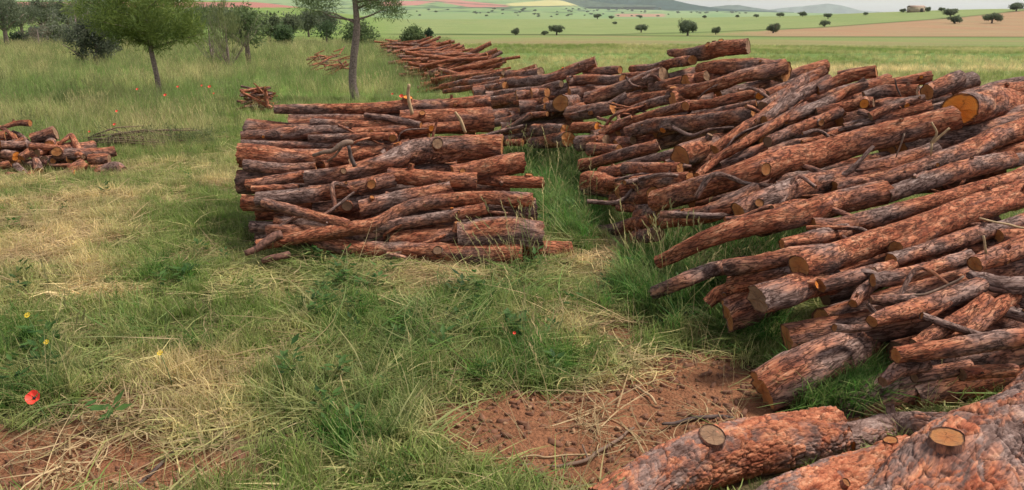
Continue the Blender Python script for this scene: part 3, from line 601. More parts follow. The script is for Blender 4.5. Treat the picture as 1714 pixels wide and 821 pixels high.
B_LOGS = [
 (Z9,[(340,262,55),(545,226,60)],.0,.3,[],'grey log at the far left ridge of the heap, right under the pale split one'),
 (Z9,[(530,208,70),(830,178,78),(1060,112,86),(1200,72,90)],.05,.28,[],'long grey log with a pale split left end on the far ridge of the heap'),
 (Z9,[(425,292,46),(690,268,52),(945,224,50)],-.04,.3,[(879,153,7)],'long thin grey log with a short pale knot just below the far ridge log'),
 (Z9,[(80,238,40),(330,182,46),(530,138,46)],.4,.4,[],'weathered pole at the far tip of the heap nearest to the far row of logs'),
 (Z9,[(150,228,44),(330,205,48),(525,183,48)],.2,.4,[],'second weathered pole at the far tip of the heap'),
 (Z9,[(100,272,40),(330,240,44),(520,212,40)],.1,.35,[],'third weathered pole at the far tip of the heap, lowest of them'),
 (Z9,[(640,132,34),(765,92,40)],.3,.5,[],'short log end jutting up behind the far grey ridge log'),
 (Z9,[(560,160,70),(800,128,70)],.22,.35,[],'log partly hidden behind the long grey ridge log with the pale split end'),
 (Z9,[(447,345,84),(620,330,78),(850,295,66)],.04,.35,[],'blunt grey log whose left end stops beside the top right of the middle stack'),
 (Z9,[(612,355,36),(840,335,58)],-.05,.7,[],'slim orange tan log with pointed left end in the far part of the heap'),
 (Z9,[(945,358,122,-.15),(1010,345,110,.25),(1110,330,100,.9)],-.1,.2,[],'log whose big round grey sawn end faces the viewer, far in the heap'),
 (Z9,[(850,370,90),(960,380,90)],.1,.15,[],'dark log just left of the big round grey sawn end'),
 (Z9,[(1005,430,112),(1210,422,112),(1320,400,100)],-.06,.25,[],'thick grey log with an orange end right under the big round grey sawn end'),
 (Z9,[(450,440,48),(650,405,50),(840,390,50)],.05,.4,[],'uneven log above the forked branch in the far part of the heap'),
 (Z9,[(455,500,52),(640,460,56),(850,430,44)],.02,.35,[],'grey log lying behind the forked branch in the far part of the heap'),
 (Z9,[(435,600,34),(560,545,46),(740,440,50)],-.1,.4,[],'forked crooked branch reaching down to the grass beside the middle stack'),
 (Z9,[(752,540,92),(980,540,96)],-.02,.12,[],'blackish log with a thin orange left end above the grassy gap'),
 (Z9,[(1042,535,84),(1215,528,86)],-.08,.35,[],'dark log with a bright orange sawn left end beside the grassy gap'),
 (Z9,[(740,640,80),(860,640,110),(1000,625,120)],.1,.2,[],'low dark log at the back of the grassy gap'),
 (Z9,[(560,640,50),(670,640,60)],.1,.35,[],'small log tip hidden in grass at the back of the gap'),
 (Z8,[(402,155,96),(490,142,86),(580,130,80)],-.04,.4,[],'short log with a narrow orange sawn end hanging over the grassy gap'),
 (Z8,[(480,200,90),(560,192,74),(665,185,66)],-.06,.6,[],'reddish log with a round sawn left end beside the short orange ended log'),
 (Z8,[(500,140,60),(740,130,60)],.15,.2,[],'dark log behind the reddish round ended log near the grassy gap'),
 (Z2,[(590,88,40),(700,92,75),(850,85,90),(1032,68,94)],-.05,.3,[(1205,70,9),(1186,76,10)],'knotty log on the very top of the heap with short snags standing up'),
 (Z2,[(470,187,40),(600,158,56),(720,140,60)],-.06,.3,[],'slimmer log sloping down left from the very top of the heap'),
 (Z2,[(365,188,44),(480,184,46),(570,180,40)],.03,.4,[],'short log left of the topmost knotty log on the ridge'),
 (Z2,[(745,182,56),(900,168,90),(1080,170,105),(1262,205,112)],.06,.5,[],'fat log below the heap top with a pale oval knot at its left end'),
 (Z2,[(590,355,66),(760,320,70),(880,285,74),(1010,232,76),(1250,185,90)],-.05,.72,[(1125,136,12)],'bright red orange log slanting up right under the fat top log'),
 (Z2,[(515,288,56),(650,258,60),(795,225,60)],.0,.4,[],'stubby grey log ending in the middle of the ridge slope'),
 (Z2,[(580,312,40),(700,300,46),(800,290,40)],.03,.5,[],'slender log wedged beneath the stubby grey ridge slope log'),
 (Z2,[(108,355,84),(250,322,84),(400,280,92),(545,238,90)],-.08,.18,[],'dark grey log in shade sloping up right on the left ridge of the heap'),
 (Z2,[(80,252,58),(200,246,60),(325,245,62)],.0,.3,[],'straight grey log with a dark right end on the left ridge of the heap'),
 (Z2,[(0,256,44),(78,250,44)],.0,.3,[],'small log end left of the straight grey ridge log'),
 (Z2,[(320,232,46),(450,226,50),(560,224,44)],.06,.4,[],'log in the saddle of the ridge left of the topmost log'),
 (Z2,[(100,205,40),(300,200,44)],.25,.45,[],'thin log on the skyline of the left ridge behind the straight grey log'),
 (Z2,[(140,432,60),(240,395,60),(335,345,56)],-.04,.3,[],'crooked grey log pointing up right beside the dark shaded ridge log'),
 (Z2,[(190,562,54),(260,525,56),(370,480,50)],-.14,.85,[],'peeled orange log with a split left end beside the dark orange ended log'),
 (Z2,[(388,478,58),(640,412,60),(860,368,60),(1095,310,62)],-.1,.72,[(1150,178,16),(1275,158,14)],'long smooth orange log running up right through the middle of the heap'),
 (Z2,[(290,440,50),(440,402,54),(600,365,52)],.02,.5,[],'slim brown log above the long smooth orange log'),
 (Z2,[(300,385,60),(450,355,64),(600,335,60)],.08,.35,[],'grey log lying in the hollow below the dark shaded ridge log'),
 (Z2,[(350,548,66),(500,530,80),(780,500,88),(1070,435,86)],-.02,.3,[(1109,217,12)],'wide grey log under the long smooth orange log with a small red knot'),
 (Z2,[(690,470,40),(900,430,46),(1080,390,46)],.08,.4,[],'narrow log between the long orange log and the wide grey one'),
 (Z8,[(430,290,90),(540,262,80),(830,180,86),(910,150,80)],-.06,.5,[],'log with a frayed left end sloping up right above the grassy gap'),
 (Z8,[(640,300,60),(780,262,64),(960,220,66),(1050,190,60)],.06,.4,[],'shaded log above the one with the round tan sawn end'),
 (Z8,[(700,308,80),(870,305,76),(1040,298,74)],-.08,.6,[],'straight log with a round tan sawn left end in the middle of the heap'),
 (Z8,[(555,340,92),(700,325,78)],-.02,.6,[],'short reddish log end left of the round tan sawn end'),
 (Z8,[(462,412,150),(540,412,146),(680,400,120)],.0,.5,[],'thick log end with orange rim standing over the deep green grass'),
 (Z8,[(582,412,84),(700,402,88),(880,392,92),(1100,372,90)],-.1,.55,[],'smooth straight log right of the thick rimmed log end'),
 (Z8,[(610,510,80),(720,490,104),(880,480,110)],.05,.4,[],'brown rounded log in shade under the smooth straight log'),
 (Z8,[(665,552,58),(760,558,62),(870,560,60)],.04,.45,[],'thin brown log in shade below the brown rounded one'),
 (Z8,[(500,695,56),(620,690,90),(760,650,100),(880,620,100)],.0,.5,[],'weathered log lying low in the grass at the foot of the heap'),
 (Z8,[(760,722,84),(900,705,86)],-.04,.6,[],'short tan log end nearest the grass at the foot of the heap'),
 (Z8,[(780,600,86),(930,590,90)],.05,.6,[],'orange brown log under the dark log with the tan sawn end'),
 (Z2,[(655,672,150,-.05),(740,642,140,.1),(870,600,120,.45)],-.06,.65,[],'fat log with a large sawn end facing left in the middle of the heap'),
 (Z2,[(840,645,70),(1000,530,68),(1180,410,68),(1350,262,70)],-.06,.4,[],'long grey pole leaning steeply up right behind the fat left facing sawn end'),
 (Z2,[(740,805,50),(850,715,56),(1010,620,62),(1245,475,62)],-.14,.4,[],'long slender grey pole leaning up right with its tip above the big front log'),
 (Z2,[(890,735,56),(1000,690,60),(1130,640,60)],.08,.3,[],'dark log in shadow between the leaning poles and the big front log'),
 (Z10,[(20,330,90),(180,270,96),(330,200,90),(490,125,80)],.1,.6,[],'reddish log peaking on the right ridge left of the orange one'),
 (Z10,[(0,440,110),(150,340,110),(300,255,100),(420,200,90)],.02,.65,[],'rough red log on the ridge slope beside the leaning poles'),
 (Z10,[(0,535,80),(150,430,88),(300,330,92),(520,215,84)],-.05,.35,[],'grey barked log sloping from the ridge down to the lower left'),
 (Z10,[(430,300,90),(650,215,104),(905,165,110)],.0,.7,[],'orange log with broken right end on the right ridge'),
 (Z10,[(600,170,60),(860,128,64)],.12,.4,[],'grey log on the skyline of the right ridge behind the orange one'),
 (Z10,[(155,545,84),(330,465,92),(500,390,96),(650,310,90),(830,250,84)],-.06,.25,[],'grey black log with a dark hollow beneath on the right ridge slope'),
 (Z10,[(780,300,110),(950,260,116),(1130,225,116),(1335,185,110)],.02,.5,[],'log with a pointed reddish right end against the green field'),
 (Z10,[(800,370,90),(1000,310,96),(1250,290,100)],.05,.35,[],'grey log in the dip left of the hollow stump'),
 (Z10,[(15,620,80),(150,530,80),(330,430,76)],.05,.55,[],'red brown log below the grey barked sloping one'),
 (Z10,[(18,712,90),(200,640,104),(400,565,108),(600,480,104)],-.1,.45,[(1372,206,11)],'log with an orange sawn left end under the grey black log'),
 (Z10,[(420,480,80),(600,440,100),(760,400,104),(880,380,90)],-.02,.65,[(1406,191,12),(1447,174,16)],'log with bright sawn knot and red scar in the middle of the right slope'),
 (Z10,[(850,520,80),(980,460,92),(1120,400,92),(1300,360,90)],-.1,.35,[(1516,177,10)],'crooked grey log with a small bright orange sawn knot on top'),
 (Z10,[(640,610,84),(760,580,84),(880,555,80)],.0,.4,[(1381,229,10)],'short grey log half under the crooked one with the orange knot'),
 (Z10,[(880,560,104),(1080,500,116),(1330,440,120)],.0,.4,[],'frayed fibrous log left of the bright orange sawn face'),
 (Z10,[(300,720,50),(480,680,60),(640,620,60)],.02,.4,[],'narrow shaded log just above the big front log'),
 (Z10,[(1325,290,130),(1420,255,148),(1570,190,140)],-.02,.3,[],'hollow grey stump log on the ridge just left of the bright orange sawn face'),
 (ZP,[(1607,181,58,-.12),(1660,176,62,.22),(1780,166,70,.95)],-.1,.5,[],'big log with a bright orange oval sawn face at the right end of the ridge'),
 (Z3,[(1090,312,80),(1200,296,90),(1340,285,96)],.12,.65,[],'red barked log along the skyline behind the bright orange sawn face'),
 (ZP,[(1096,341,40),(1190,316,42),(1270,289,46),(1370,252,48),(1490,222,46),(1590,195,44)],-.14,.62,[(1279,284,20)],'big long front log with a two pronged sawn left end and a large round knot'),
 (ZP,[(1112,371,32),(1200,350,33),(1270,322,32)],-.05,.35,[],'dark log with a tan sawn left end directly under the big front log'),
 (ZP,[(1236,360,34),(1290,336,36),(1370,308,38),(1500,272,36),(1570,250,32)],-.02,.28,[(1268,341,15)],'long grey log with rounded left end and pale oval knot under the big front log'),
 (ZP,[(1105,437,24),(1200,400,32),(1350,357,42),(1400,338,44),(1484,318,44)],-.12,.8,[],'long red orange log whose thin left end sticks far out over the grass'),
 (ZP,[(1395,318,32),(1547,276,35),(1640,244,38),(1760,205,40)],-.03,.55,[],'long reddish log rising to the right photo edge under the bright orange face log'),
 (ZP,[(1485,327,30),(1569,303,31),(1640,282,33),(1690,270,28)],-.1,.4,[],'tan smooth log lying along the end of the thin ended red orange log'),
 (ZP,[(1660,275,22),(1740,262,24)],-.06,.2,[],'thin grey pole at the right edge beside the tan smooth log'),
 (Z5,[(622,352,56),(760,325,76),(910,285,76)],-.02,.7,[],'short red log with a blunt left end over the grey orange ended log'),
 (Z5,[(755,258,72),(880,262,80),(1040,228,78),(1250,165,74),(1500,90,70),(1740,30,70)],-.06,.6,[],'log with a torn splintered left end above the biggest orange log on the right'),
 (Z5,[(690,455,116),(800,410,124),(960,345,124),(1300,232,120),(1500,160,110),(1760,80,100)],-.14,.75,[],'thickest orange log on the right with a pale round left end jutting out'),
 (Z5,[(1130,365,80),(1350,272,92),(1500,215,90),(1760,118,88)],-.1,.55,[],'orange grey log lying right against the thickest orange log'),
 (Z5,[(360,450,84),(500,430,84),(660,400,86),(800,380,80)],-.06,.22,[],'grey log with a small bright orange sawn left end above the tall grass'),
 (Z5,[(42,560,62),(170,515,68),(310,465,70,.2),(450,430,70,.6)],.0,.18,[],'small grey log jutting into the green grass at the far left of the front heap'),
 (Z5,[(500,585,140,-.12),(620,565,140,.02),(840,535,130,.35)],-.16,.28,[],'stout grey log with a round sawn end facing left above the dark grass'),
 (Z5,[(375,680,140,-.1),(470,640,150,0),(620,570,140,.2)],.16,.3,[],'fat log with a torn bark rim and sawn end facing down into the grass'),
 (Z5,[(390,535,86),(520,505,80),(700,470,76)],.06,.5,[],'reddish log in shade under the grey orange ended log'),
 (Z5,[(280,600,60),(330,560,70),(450,520,70)],.08,.25,[],'small log end in the grass left of the stout grey log'),
 (Z5,[(790,545,70),(980,490,76),(1120,440,70)],-.02,.6,[],'reddish log in the dark under the thickest orange log'),
 (Z5,[(1105,425,70),(1300,370,76),(1500,310,78),(1740,245,80)],-.02,.22,[],'dark brown log parallel under the orange grey log on the right'),
 (Z5,[(1490,440,80),(1580,410,100),(1740,350,104)],-.14,.75,[],'orange log end with broken bark at the right edge of the photo'),
 (Z5,[(1600,320,60),(1740,310,70)],.0,.55,[],'short orange log tip above the broken bark log at the right edge'),
 (Z11,[(310,125,90),(480,105,108),(760,40,110),(1000,-30,100)],-.06,.22,[],'dark log with a slanting sawn left end in the shaded middle of the right heap'),
 (Z11,[(195,285,70),(250,220,100),(330,150,100)],.05,.25,[],'dark stump log standing askew below the slanting sawn end'),
 (Z11,[(320,252,56),(450,252,80),(620,245,90)],.02,.3,[],'stubby grey brown log with splintered end above the branched log'),
 (Z11,[(325,440,96),(520,360,136),(760,270,140),(1080,165,124)],-.06,.3,[],'brown grey log with a side branch bent down to the ground'),
 (Z11,[(985,68,50),(1080,110,104),(1200,150,116),(1420,160,120)],-.1,.2,[],'pale grey log with a sharp split left point at the right edge'),
 (Z11,[(620,570,80),(760,490,104),(930,390,112),(1115,250,96)],.0,.8,[],'peeled orange log slanting up under the pale pointed log'),
 (Z11,[(880,550,90),(1050,420,124),(1180,320,130),(1290,230,110)],.02,.75,[],'dark red peeled log right beside the peeled orange slanting one'),
 (Z11,[(488,645,124),(650,618,138),(860,595,140),(1120,555,134),(1420,520,130)],-.1,.22,[],'grey log with a broken left end lying low at the right edge'),
 (Z11,[(400,810,76),(500,730,96),(700,690,110)],.0,.55,[],'red brown log tucked below the low grey log with the broken end'),
 (Z11,[(1190,320,90),(1400,370,100)],.05,.12,[],'blackish log behind the dark red peeled one at the right edge'),
 (Z11,[(930,790,110),(1090,765,110),(1300,740,110)],.1,.35,[],'pale stump end in the dark gap above the huge corner trunk'),
 (Z11,[(620,800,90),(840,760,96),(1000,720,90)],.1,.45,[],'shaded log in the dark gap below the low grey log'),
 (Z6,[(480,410,160),(600,345,180,.05),(740,265,165,.14),(880,205,150,.35)],.0,.22,[],'thick grey brown log half sunk in tall grass at the front of the right heap'),
]
C_LOGS = [
 (ZP,[(1000,856,76),(1160,802,94),(1300,764,92),(1398,740,84)],0,.5,[(1188,736,42)],'foreground log with a large sawn branch knob and a clean right end'),
 (ZP,[(1405,737,58),(1500,730,52),(1620,722,50)],0,.2,[],'grey log just behind the foreground log with the clean right end'),
 (ZP,[(1470,908,200),(1625,822,216),(1810,692,236)],0,.52,[(1584,742,48)],'huge trunk with deep scaly bark and a sawn knot in the bottom right corner'),
 (ZP,[(1250,880,124),(1400,816,128),(1530,778,110)],0,.5,[(1490,742,26)],'flaky barked log squeezed between the foreground log and the huge corner trunk'),
]
def clean(l): return l
for (z, pts, push, tone, stubs, lab) in A_LOGS:
    P, r = trace(z, pts, D_A, push); rm = r.mean()
    make_log('pine_log', P, r, lab, 'log', GA, tone, stubs, nstub=int(rng.integers(0, 3)), cell=0.024 + 0.10 * rm, amp=0.004 + 0.032 * rm, seg=int(np.clip(rm * 480, 20, 52)))
for (z, pts, push, tone, stubs, lab) in B_LOGS:
    P, r = trace(z, pts, D_B, push); rm = r.mean(); near = P[:, 1].mean() < 5.5
    make_log('pine_log', P, r, lab, 'log', GB, tone, stubs, nstub=int(rng.integers(0, 3)), cell=0.024 + 0.10 * rm, amp=0.004 + 0.030 * rm, step=0.013 if near else 0.02, seg=int(np.clip(rm * 480, 20, 52)) if near else 28, cutmat=M_CUT_FRESH if 'bright orange oval' in lab or 'bright orange sawn left' in lab else None)
for n_, (z, pts, push, tone, stubs, lab) in enumerate(C_LOGS):
    P, r = trace(z, pts, D_C, push); big = n_ == 2
    make_log('pine_log', P, r, lab, 'log', GC, tone, stubs, nstub=0 if big else 1, cell=0.044 if big else 0.036, amp=0.0075 if big else 0.0055, step=0.0045, seg=280 if big else 170, mat=M_BARK_BIG)
# inner logs of both heaps, glimpsed in the dark gaps between the outer ones
def inner(depth, pxy, dirn, group, label, dist=.27, reach=1.5):
    for (px, py) in pxy:
        Y = float(depth(px, py)); p = at(px, py, Y); v = (p - EYE) / np.linalg.norm(p - EYE); p = p + v * dist
        p[2] = max(p[2] - 0.10, 0.10); dd = np.array(dirn) + rng.normal(0, 0.06, 3) * [0.3, 1, .5]; dd /= np.linalg.norm(dd); L = rng.uniform(.75, .95)
        r = rng.uniform(.065, .095)
        make_log('pine_log', [p - dd * L * (1 if group is GA else .35), p + dd * L * (1 if group is GA else reach)], [r, r * rng.uniform(.85, 1.1)], label, 'log', group, 0.3, (), 0, step=0.03, seg=20)
inner(D_A, [(560, 205), (640, 188), (620, 230), (640, 245), (600, 262), (650, 275), (600, 280), (640, 330), (640, 375), (640, 420), (600, 240), (650, 300), (650, 350)], (1, 0.03, 0), GA, 'log buried inside the middle stack, glimpsed through its dark gaps')
inner(D_B, [(1180, 250), (1230, 300), (1350, 330), (1420, 370), (1480, 430), (1480, 480), (1560, 330), (1600, 260), (1450, 200), (1350, 200), (1250, 180), (1150, 180), (1080, 220), (1100, 290),
            (1600, 420), (1620, 480), (1600, 540), (1420, 520), (1360, 430), (1620, 600), (1000, 160), (1060, 150), (960, 160), (900, 170), (1560, 210), (1640, 220), (1510, 625), (1550, 615)], (1, 0.18, 0.22), GB, 'log buried inside the right heap, glimpsed through its dark gaps')
inner(D_B, [(1130, 118), (1200, 112), (1260, 128), (1330, 150), (1400, 160), (1460, 165), (1520, 180), (1310, 190), (1060, 138), (1000, 138), (1180, 150), (1090, 190), (1040, 210), (1290, 240), (1580, 215), (1660, 235)], (1, 0.2, 0.16), GB, 'log buried inside the right heap, glimpsed through its dark gaps', .22, .8)

inner(D_B, [(838, 160), (862, 182), (885, 200), (850, 148), (905, 150), (935, 143), (965, 133), (868, 212), (1000, 122), (915, 168), (800, 160), (830, 140)], (1, 0.1, 0.05), GB, 'log buried inside the far left tip of the right heap', .12, .7)
# thin crooked branches caught between the logs
def litter(depth, boxes, n, group, label, push):
    for k in range(n):
        bx = boxes[k % len(boxes)]; px = rng.uniform(bx[0], bx[2]); py = rng.uniform(bx[1], bx[3]); c = at(px, py, float(depth(px, py)) + push)
        a_ = rng.normal(.15, .5); L = rng.uniform(.16, .42); d_ = np.array([math.cos(a_), math.sin(a_) * .6, rng.normal(.16, .25)]) * L; q = rng.normal(0, .05, (3, 3)); r = rng.uniform(.008, .022)
        make_log('thin_branch', [c - d_, c - d_ * .4 + q[0], c + d_ * .3 + q[1], c + d_ + q[2] * .5], [r, r * .95, r * .8, r * .55], label, 'branch', group, rng.uniform(.1, .5), (), 0, step=.02, seg=10, parts=False, amp=.002, cell=.02)
litter(D_B, [(1000, 110, 1250, 200), (1250, 140, 1560, 230), (1000, 210, 1200, 330), (1300, 250, 1690, 330), (1380, 380, 1700, 560), (1180, 250, 1400, 420)], 44, 'thin branches caught in the right heap', 'thin crooked branch caught between logs of the right heap', .0)
litter(D_A, [(430, 190, 800, 260), (440, 330, 860, 420)], 12, 'thin branches caught in the middle stack', 'thin crooked branch caught between logs of the middle stack', .03)
# far row of logs receding along the field edge
GD = 'logs of the long far row'
far_proto = []
ax0, ax1 = np.array([-0.95, 17.6]), np.array([-5.45, 40.0])
for k in range(300):
    t_ = (k / 300) ** 1.15; c = ax0 + (ax1 - ax0) * t_ + rng.normal(0, .18, 2)
    lev = rng.uniform(0, 1); hmax = (0.56 - 0.16 * t_) * (0.75 + 0.35 * math.sin(t_ * 23) ** 2)
    zc = 0.08 + hmax * lev; lat = rng.uniform(-1, 1) * (1 - lev) * 0.55
    half = rng.uniform(.7, 1.05); dirn = np.array([1, .12 + rng.normal(0, .26), .12 + rng.normal(0, .13)]); dirn /= np.linalg.norm(dirn)
    p = np.array([c[0] + lat * 0.3, c[1] + lat, zc + land_z(c[0], c[1]) * 1.0]); r = rng.uniform(.030, .060)
    dz = np.array([0, 0, max(0, half * dirn[2] + r - zc)])
    mid = p + rng.normal(0, .03, 3)
    zone = 'near end of the far row, where it is tallest' if t_ < .22 else ('middle of the far row, left of the round green bush' if t_ < .55 else 'far tip of the far row, beyond the round green bush')
    o = make_log('pine_log', [p - dirn * half + dz * .6, mid + dz * .6, p + dirn * half + dz * .6], [r * 1.0, r * 1.03, r * rng.uniform(.8, 1.2)], 'thin reddish pole in the ' + zone, 'log', GD, rng.uniform(.45, .8), (), 0, step=0.09, seg=10, parts=False, cell=0.06, amp=0.006)
    if k >= 118:                                        # the smallest, farthest ones of the row as one mass
        far_rest = o if k == 118 else far_rest
        if k > 118: rest_list.append(o)
    else: rest_list = []

mb = MB(); fidx = []
for o in [far_rest] + rest_list:
    me = o.data; n_ = len(me.vertices); v_ = np.empty(n_ * 3, np.float32); me.vertices.foreach_get('co', v_); v_ = v_.reshape(-1, 3) + np.array(o.location)
    ba = np.empty(n_ * 3, np.float32); me.attributes['bk'].data.foreach_get('vector', ba); bc_ = np.empty(n_ * 4, np.float32); me.attributes['bt'].data.foreach_get('color', bc_); rg_ = np.empty(n_, np.float32); me.attributes['ring'].data.foreach_get('value', rg_)
    q4 = np.array([p_.vertices[:] for p_ in me.polygons if len(p_.vertices) == 4]); q3 = np.array([p_.vertices[:] for p_ in me.polygons if len(p_.vertices) == 3])
    b0 = mb.n; mb.add(v_, q4, bk=ba.reshape(-1, 3), bt=bc_.reshape(-1, 4), ring=rg_); mb.F.setdefault(3, []).append(q3 + b0)
    bpy.data.objects.remove(o)
tag(obj('distant_logs', mb.build('distant_logs', [M_BARK])), 'far end of the long row of logs beyond the round green bush', None, GD, 'stuff')

# ---------------------------------------------------------------- heaps of cut branches
GE = 'branch pieces of the heap at the left edge'
E_LOGS = [
 ([(0,150,40),(150,100,50),(282,95,62)],'thick purple branch on top of the left heap sticking out of the frame'),
 ([(285,238,84),(400,215,100),(530,190,122)],'stout round block with a tan sawn end on top of the left heap'),
 ([(0,130,30),(90,190,36),(150,255,34)],'straight thin branch sloping down on the left heap'),
 ([(560,290,30),(640,238,40),(685,212,46),(730,290,52),(765,360,50)],'bent elbow shaped branch on the right side of the left heap'),
 ([(465,345,80),(560,370,110),(670,415,104)],'broad knobbly chunk in the middle of the left heap'),
 ([(620,400,60),(740,395,56),(800,420,50)],'short piece right of the broad knobbly chunk'),
 ([(0,362,56),(110,310,60),(235,252,62)],'branch with an orange sawn right end on the left heap'),
 ([(0,292,34),(180,262,42)],'slim branch in front of the orange ended one'),
 ([(215,432,70),(280,380,76),(345,325,74)],'brown chunk slanting up right in the left heap'),
 ([(30,402,70),(155,425,84)],'piece with a glowing orange round sawn end at the front left'),
 ([(20,390,60),(110,388,64)],'piece with a pale oval end above the glowing orange one'),
 ([(300,430,62),(385,405,58)],'short piece showing an oval end in the middle of the left heap'),
 ([(0,512,66),(95,485,66)],'reddish piece at the lower left edge of the heap'),
 ([(150,490,56),(220,570,70),(270,620,76),(310,570,70)],'curved pinkish piece low in the left heap'),
 ([(335,450,64),(375,565,76)],'upright pinkish chunk beside the curved low piece'),
 ([(665,535,100),(740,505,104),(810,470,90)],'dark chunk at the lower right of the left heap'),
 ([(850,445,84),(950,440,94),(1045,432,84)],'red barked chunk at the right end of the left heap'),
 ([(890,570,60),(1010,530,100),(1110,515,106),(1185,545,80)],'rightmost chunk lying on the grass with a reddish end'),
 ([(620,605,66),(720,592,84)],'little block with an orange sawn end at the foot of the left heap'),
 ([(60,575,48),(200,600,56)],'small low branch at the foot of the left heap'),
 ([(480,492,26),(685,490,30)],'thin horizontal twig across the left heap'),
 ([(780,330,40),(762,435,48)],'short upright piece below the elbow branch'),
 ([(390,420,38),(475,485,40)],'small slanted piece under the broad knobbly chunk'),
 ([(120,190,40),(200,230,50),(260,300,44)],'crossed branch behind the straight thin one'),
 ([(0,450,50),(120,470,54)],'shaded piece between the orange round end and the reddish one'),
 ([(400,300,60),(520,320,60)],'piece wedged below the stout round block'),
 ([(560,450,60),(660,500,60)],'shaded piece under the broad knobbly chunk right side'),
 ([(-80,250,60),(30,230,60)],'branch end entering from the left edge of the photo'),
 ([(-90,330,70),(20,340,70)],'thick branch end at the left edge of the photo'),
 ([(-90,420,80),(10,440,80)],'thick low branch end at the left edge of the photo'),
 ([(240,480,60),(420,520,60)],'shaded branch low in the middle of the left heap'),
 ([(330,350,50),(460,420,60)],'brown piece in the hollow of the left heap'),
]
for i_, (pts, lab) in enumerate(E_LOGS):
    P, r = trace(ZE, pts, D_E, 0.0 if i_ < 23 else 0.15); r = r * 1.12
    make_log('cut_branch', P, r, lab, 'branch', GE, rng.uniform(.25, .55), (), int(rng.integers(0, 2)), step=0.02, seg=22, cutmat=M_CUT_FRESH if 'orange' in lab else None)
for k in range(46):
    p = at(rng.uniform(-120, 150), rng.uniform(222, 300), 8.5 + rng.uniform(-.1, .3)); p[2] = max(.06, p[2] * rng.uniform(.6, 1.05)); a_ = rng.uniform(0, 3.1); d_ = np.array([math.cos(a_), math.sin(a_), rng.uniform(-.2, .2)]) * rng.uniform(.15, .3); r = rng.uniform(.03, .06)
    make_log('cut_branch', [p - d_, p + d_], [r, r], 'piece deep inside the left heap of branches', 'branch', GE, .35, (), 0, step=0.03, seg=14)
GF = 'sticks of the small brush pile'
bf = ground_pt(435, 188)
for k in range(46):
    lev = (k % 12) / 12; a_ = rng.normal(0.1, .5); d_ = np.array([math.cos(a_), math.sin(a_), rng.normal(.05, .18)]) * rng.uniform(.14, .30)
    p = np.array([bf[0] + rng.uniform(-.17, .17) * (1 - .6 * lev), bf[1] + rng.uniform(-.2, .2), 0.06 + .36 * lev]); r = rng.uniform(.012, .028)
    make_log('stick', [p - d_, p + rng.normal(0, .02, 3), p + d_], [r, r * .9, r * .7], 'dull brown stick in the small brush pile left behind the middle stack', 'stick', GF, .4, (), 0, step=0.03, seg=8, parts=False)
for (pts, lab) in (([(407,156,5),(425,165,6),(455,181,7)], 'bare orange stick slanting across the front of the small brush pile'), ([(424,139,2),(432,146,3),(440,155,4)], 'dark twig poking up out of the small brush pile'), ([(445,150,6),(447,180,7)], 'reddish upright stick on the small brush pile')):
    P, r = trace(ZP, pts, lambda a, b_: 13.0 + 0 * a); make_log('stick', P, r, lab, 'stick', GF, .8 if 'dark' not in lab else .2, (), 0, step=.03, seg=8, parts=False)
GG = 'sticks of the scattered brush heap'
for k in range(60):
    c = ground_pt(rng.uniform(522, 585), 137 - rng.uniform(0, 28)); a_ = rng.normal(0.5, .5); d_ = np.array([math.cos(a_), math.sin(a_), rng.normal(.2, .3)]) * rng.uniform(.10, .28); r = rng.uniform(.012, .030)
    c[2] += rng.uniform(.15, .50)
    make_log('stick', [c - d_, c + d_], [r, r * .7], 'reddish stick in the scattered brush heap behind the leaning pine trunk', 'stick', GG, .6, (), 0, step=.06, seg=7, parts=False)
# ---------------------------------------------------------------- trees and bushes
def leaf_cloud(mb, centres, radii, per, size, cols, g, aspect=0.35, up=0.0, radial=0.0, ctr=None):
    """many small leaf or needle quads round clump centres"""
    n = len(centres); c = np.repeat(centres, per, 0); rr = np.repeat(radii, per)
    d = g.normal(size=(n * per, 3)); d /= np.linalg.norm(d, axis=1)[:, None]
    p = c + d * (rr * g.random(n * per) ** 0.45)[:, None]
    ax = g.normal(size=(n * per, 3)) + radial * d + np.array([0, 0, up]); ax /= np.linalg.norm(ax, axis=1)[:, None]
    sd_ = np.cross(ax, g.normal(size=(n * per, 3))); sd_ /= np.linalg.norm(sd_, axis=1)[:, None] + 1e-9
    L = size * g.uniform(.6, 1.3, n * per); a = ax * L[:, None]; b_ = sd_ * (L * aspect * 0.5)[:, None]
    V = np.stack([p - b_ * .5, p + a * .45 - b_, p + a, p + a * .45 + b_], 1).reshape(-1, 3)
    Fq = np.arange(len(V)).reshape(-1, 4)
    cc = cols[0] + (cols[1] - cols[0]) * np.repeat(np.clip(np.repeat(g.random(n), per) * .7 + g.random(n * per) * .3, 0, 1), 4)[:, None]
    mb.add(V, Fq, bc=np.c_[cc, np.ones(len(V))])
M_TRUNK = mat_plain('tree_trunk', (.20, .145, .122), .5, 34); M_TWIG = mat_plain('bare_twig', (.23, .17, .12), .3, 20)
def branchy(g, P0, dirs, L, r, wig=0.12):
    out = []
    for d in dirs:
        d = np.array(d, float); d /= np.linalg.norm(d); n = 6; k = np.linspace(0, 1, n)[:, None]
        P = P0 + d * L * k + g.normal(0, wig * L / n, (n, 3)).cumsum(0) * k; out.append((P, r * (1 - .75 * k[:, 0])))
    return out
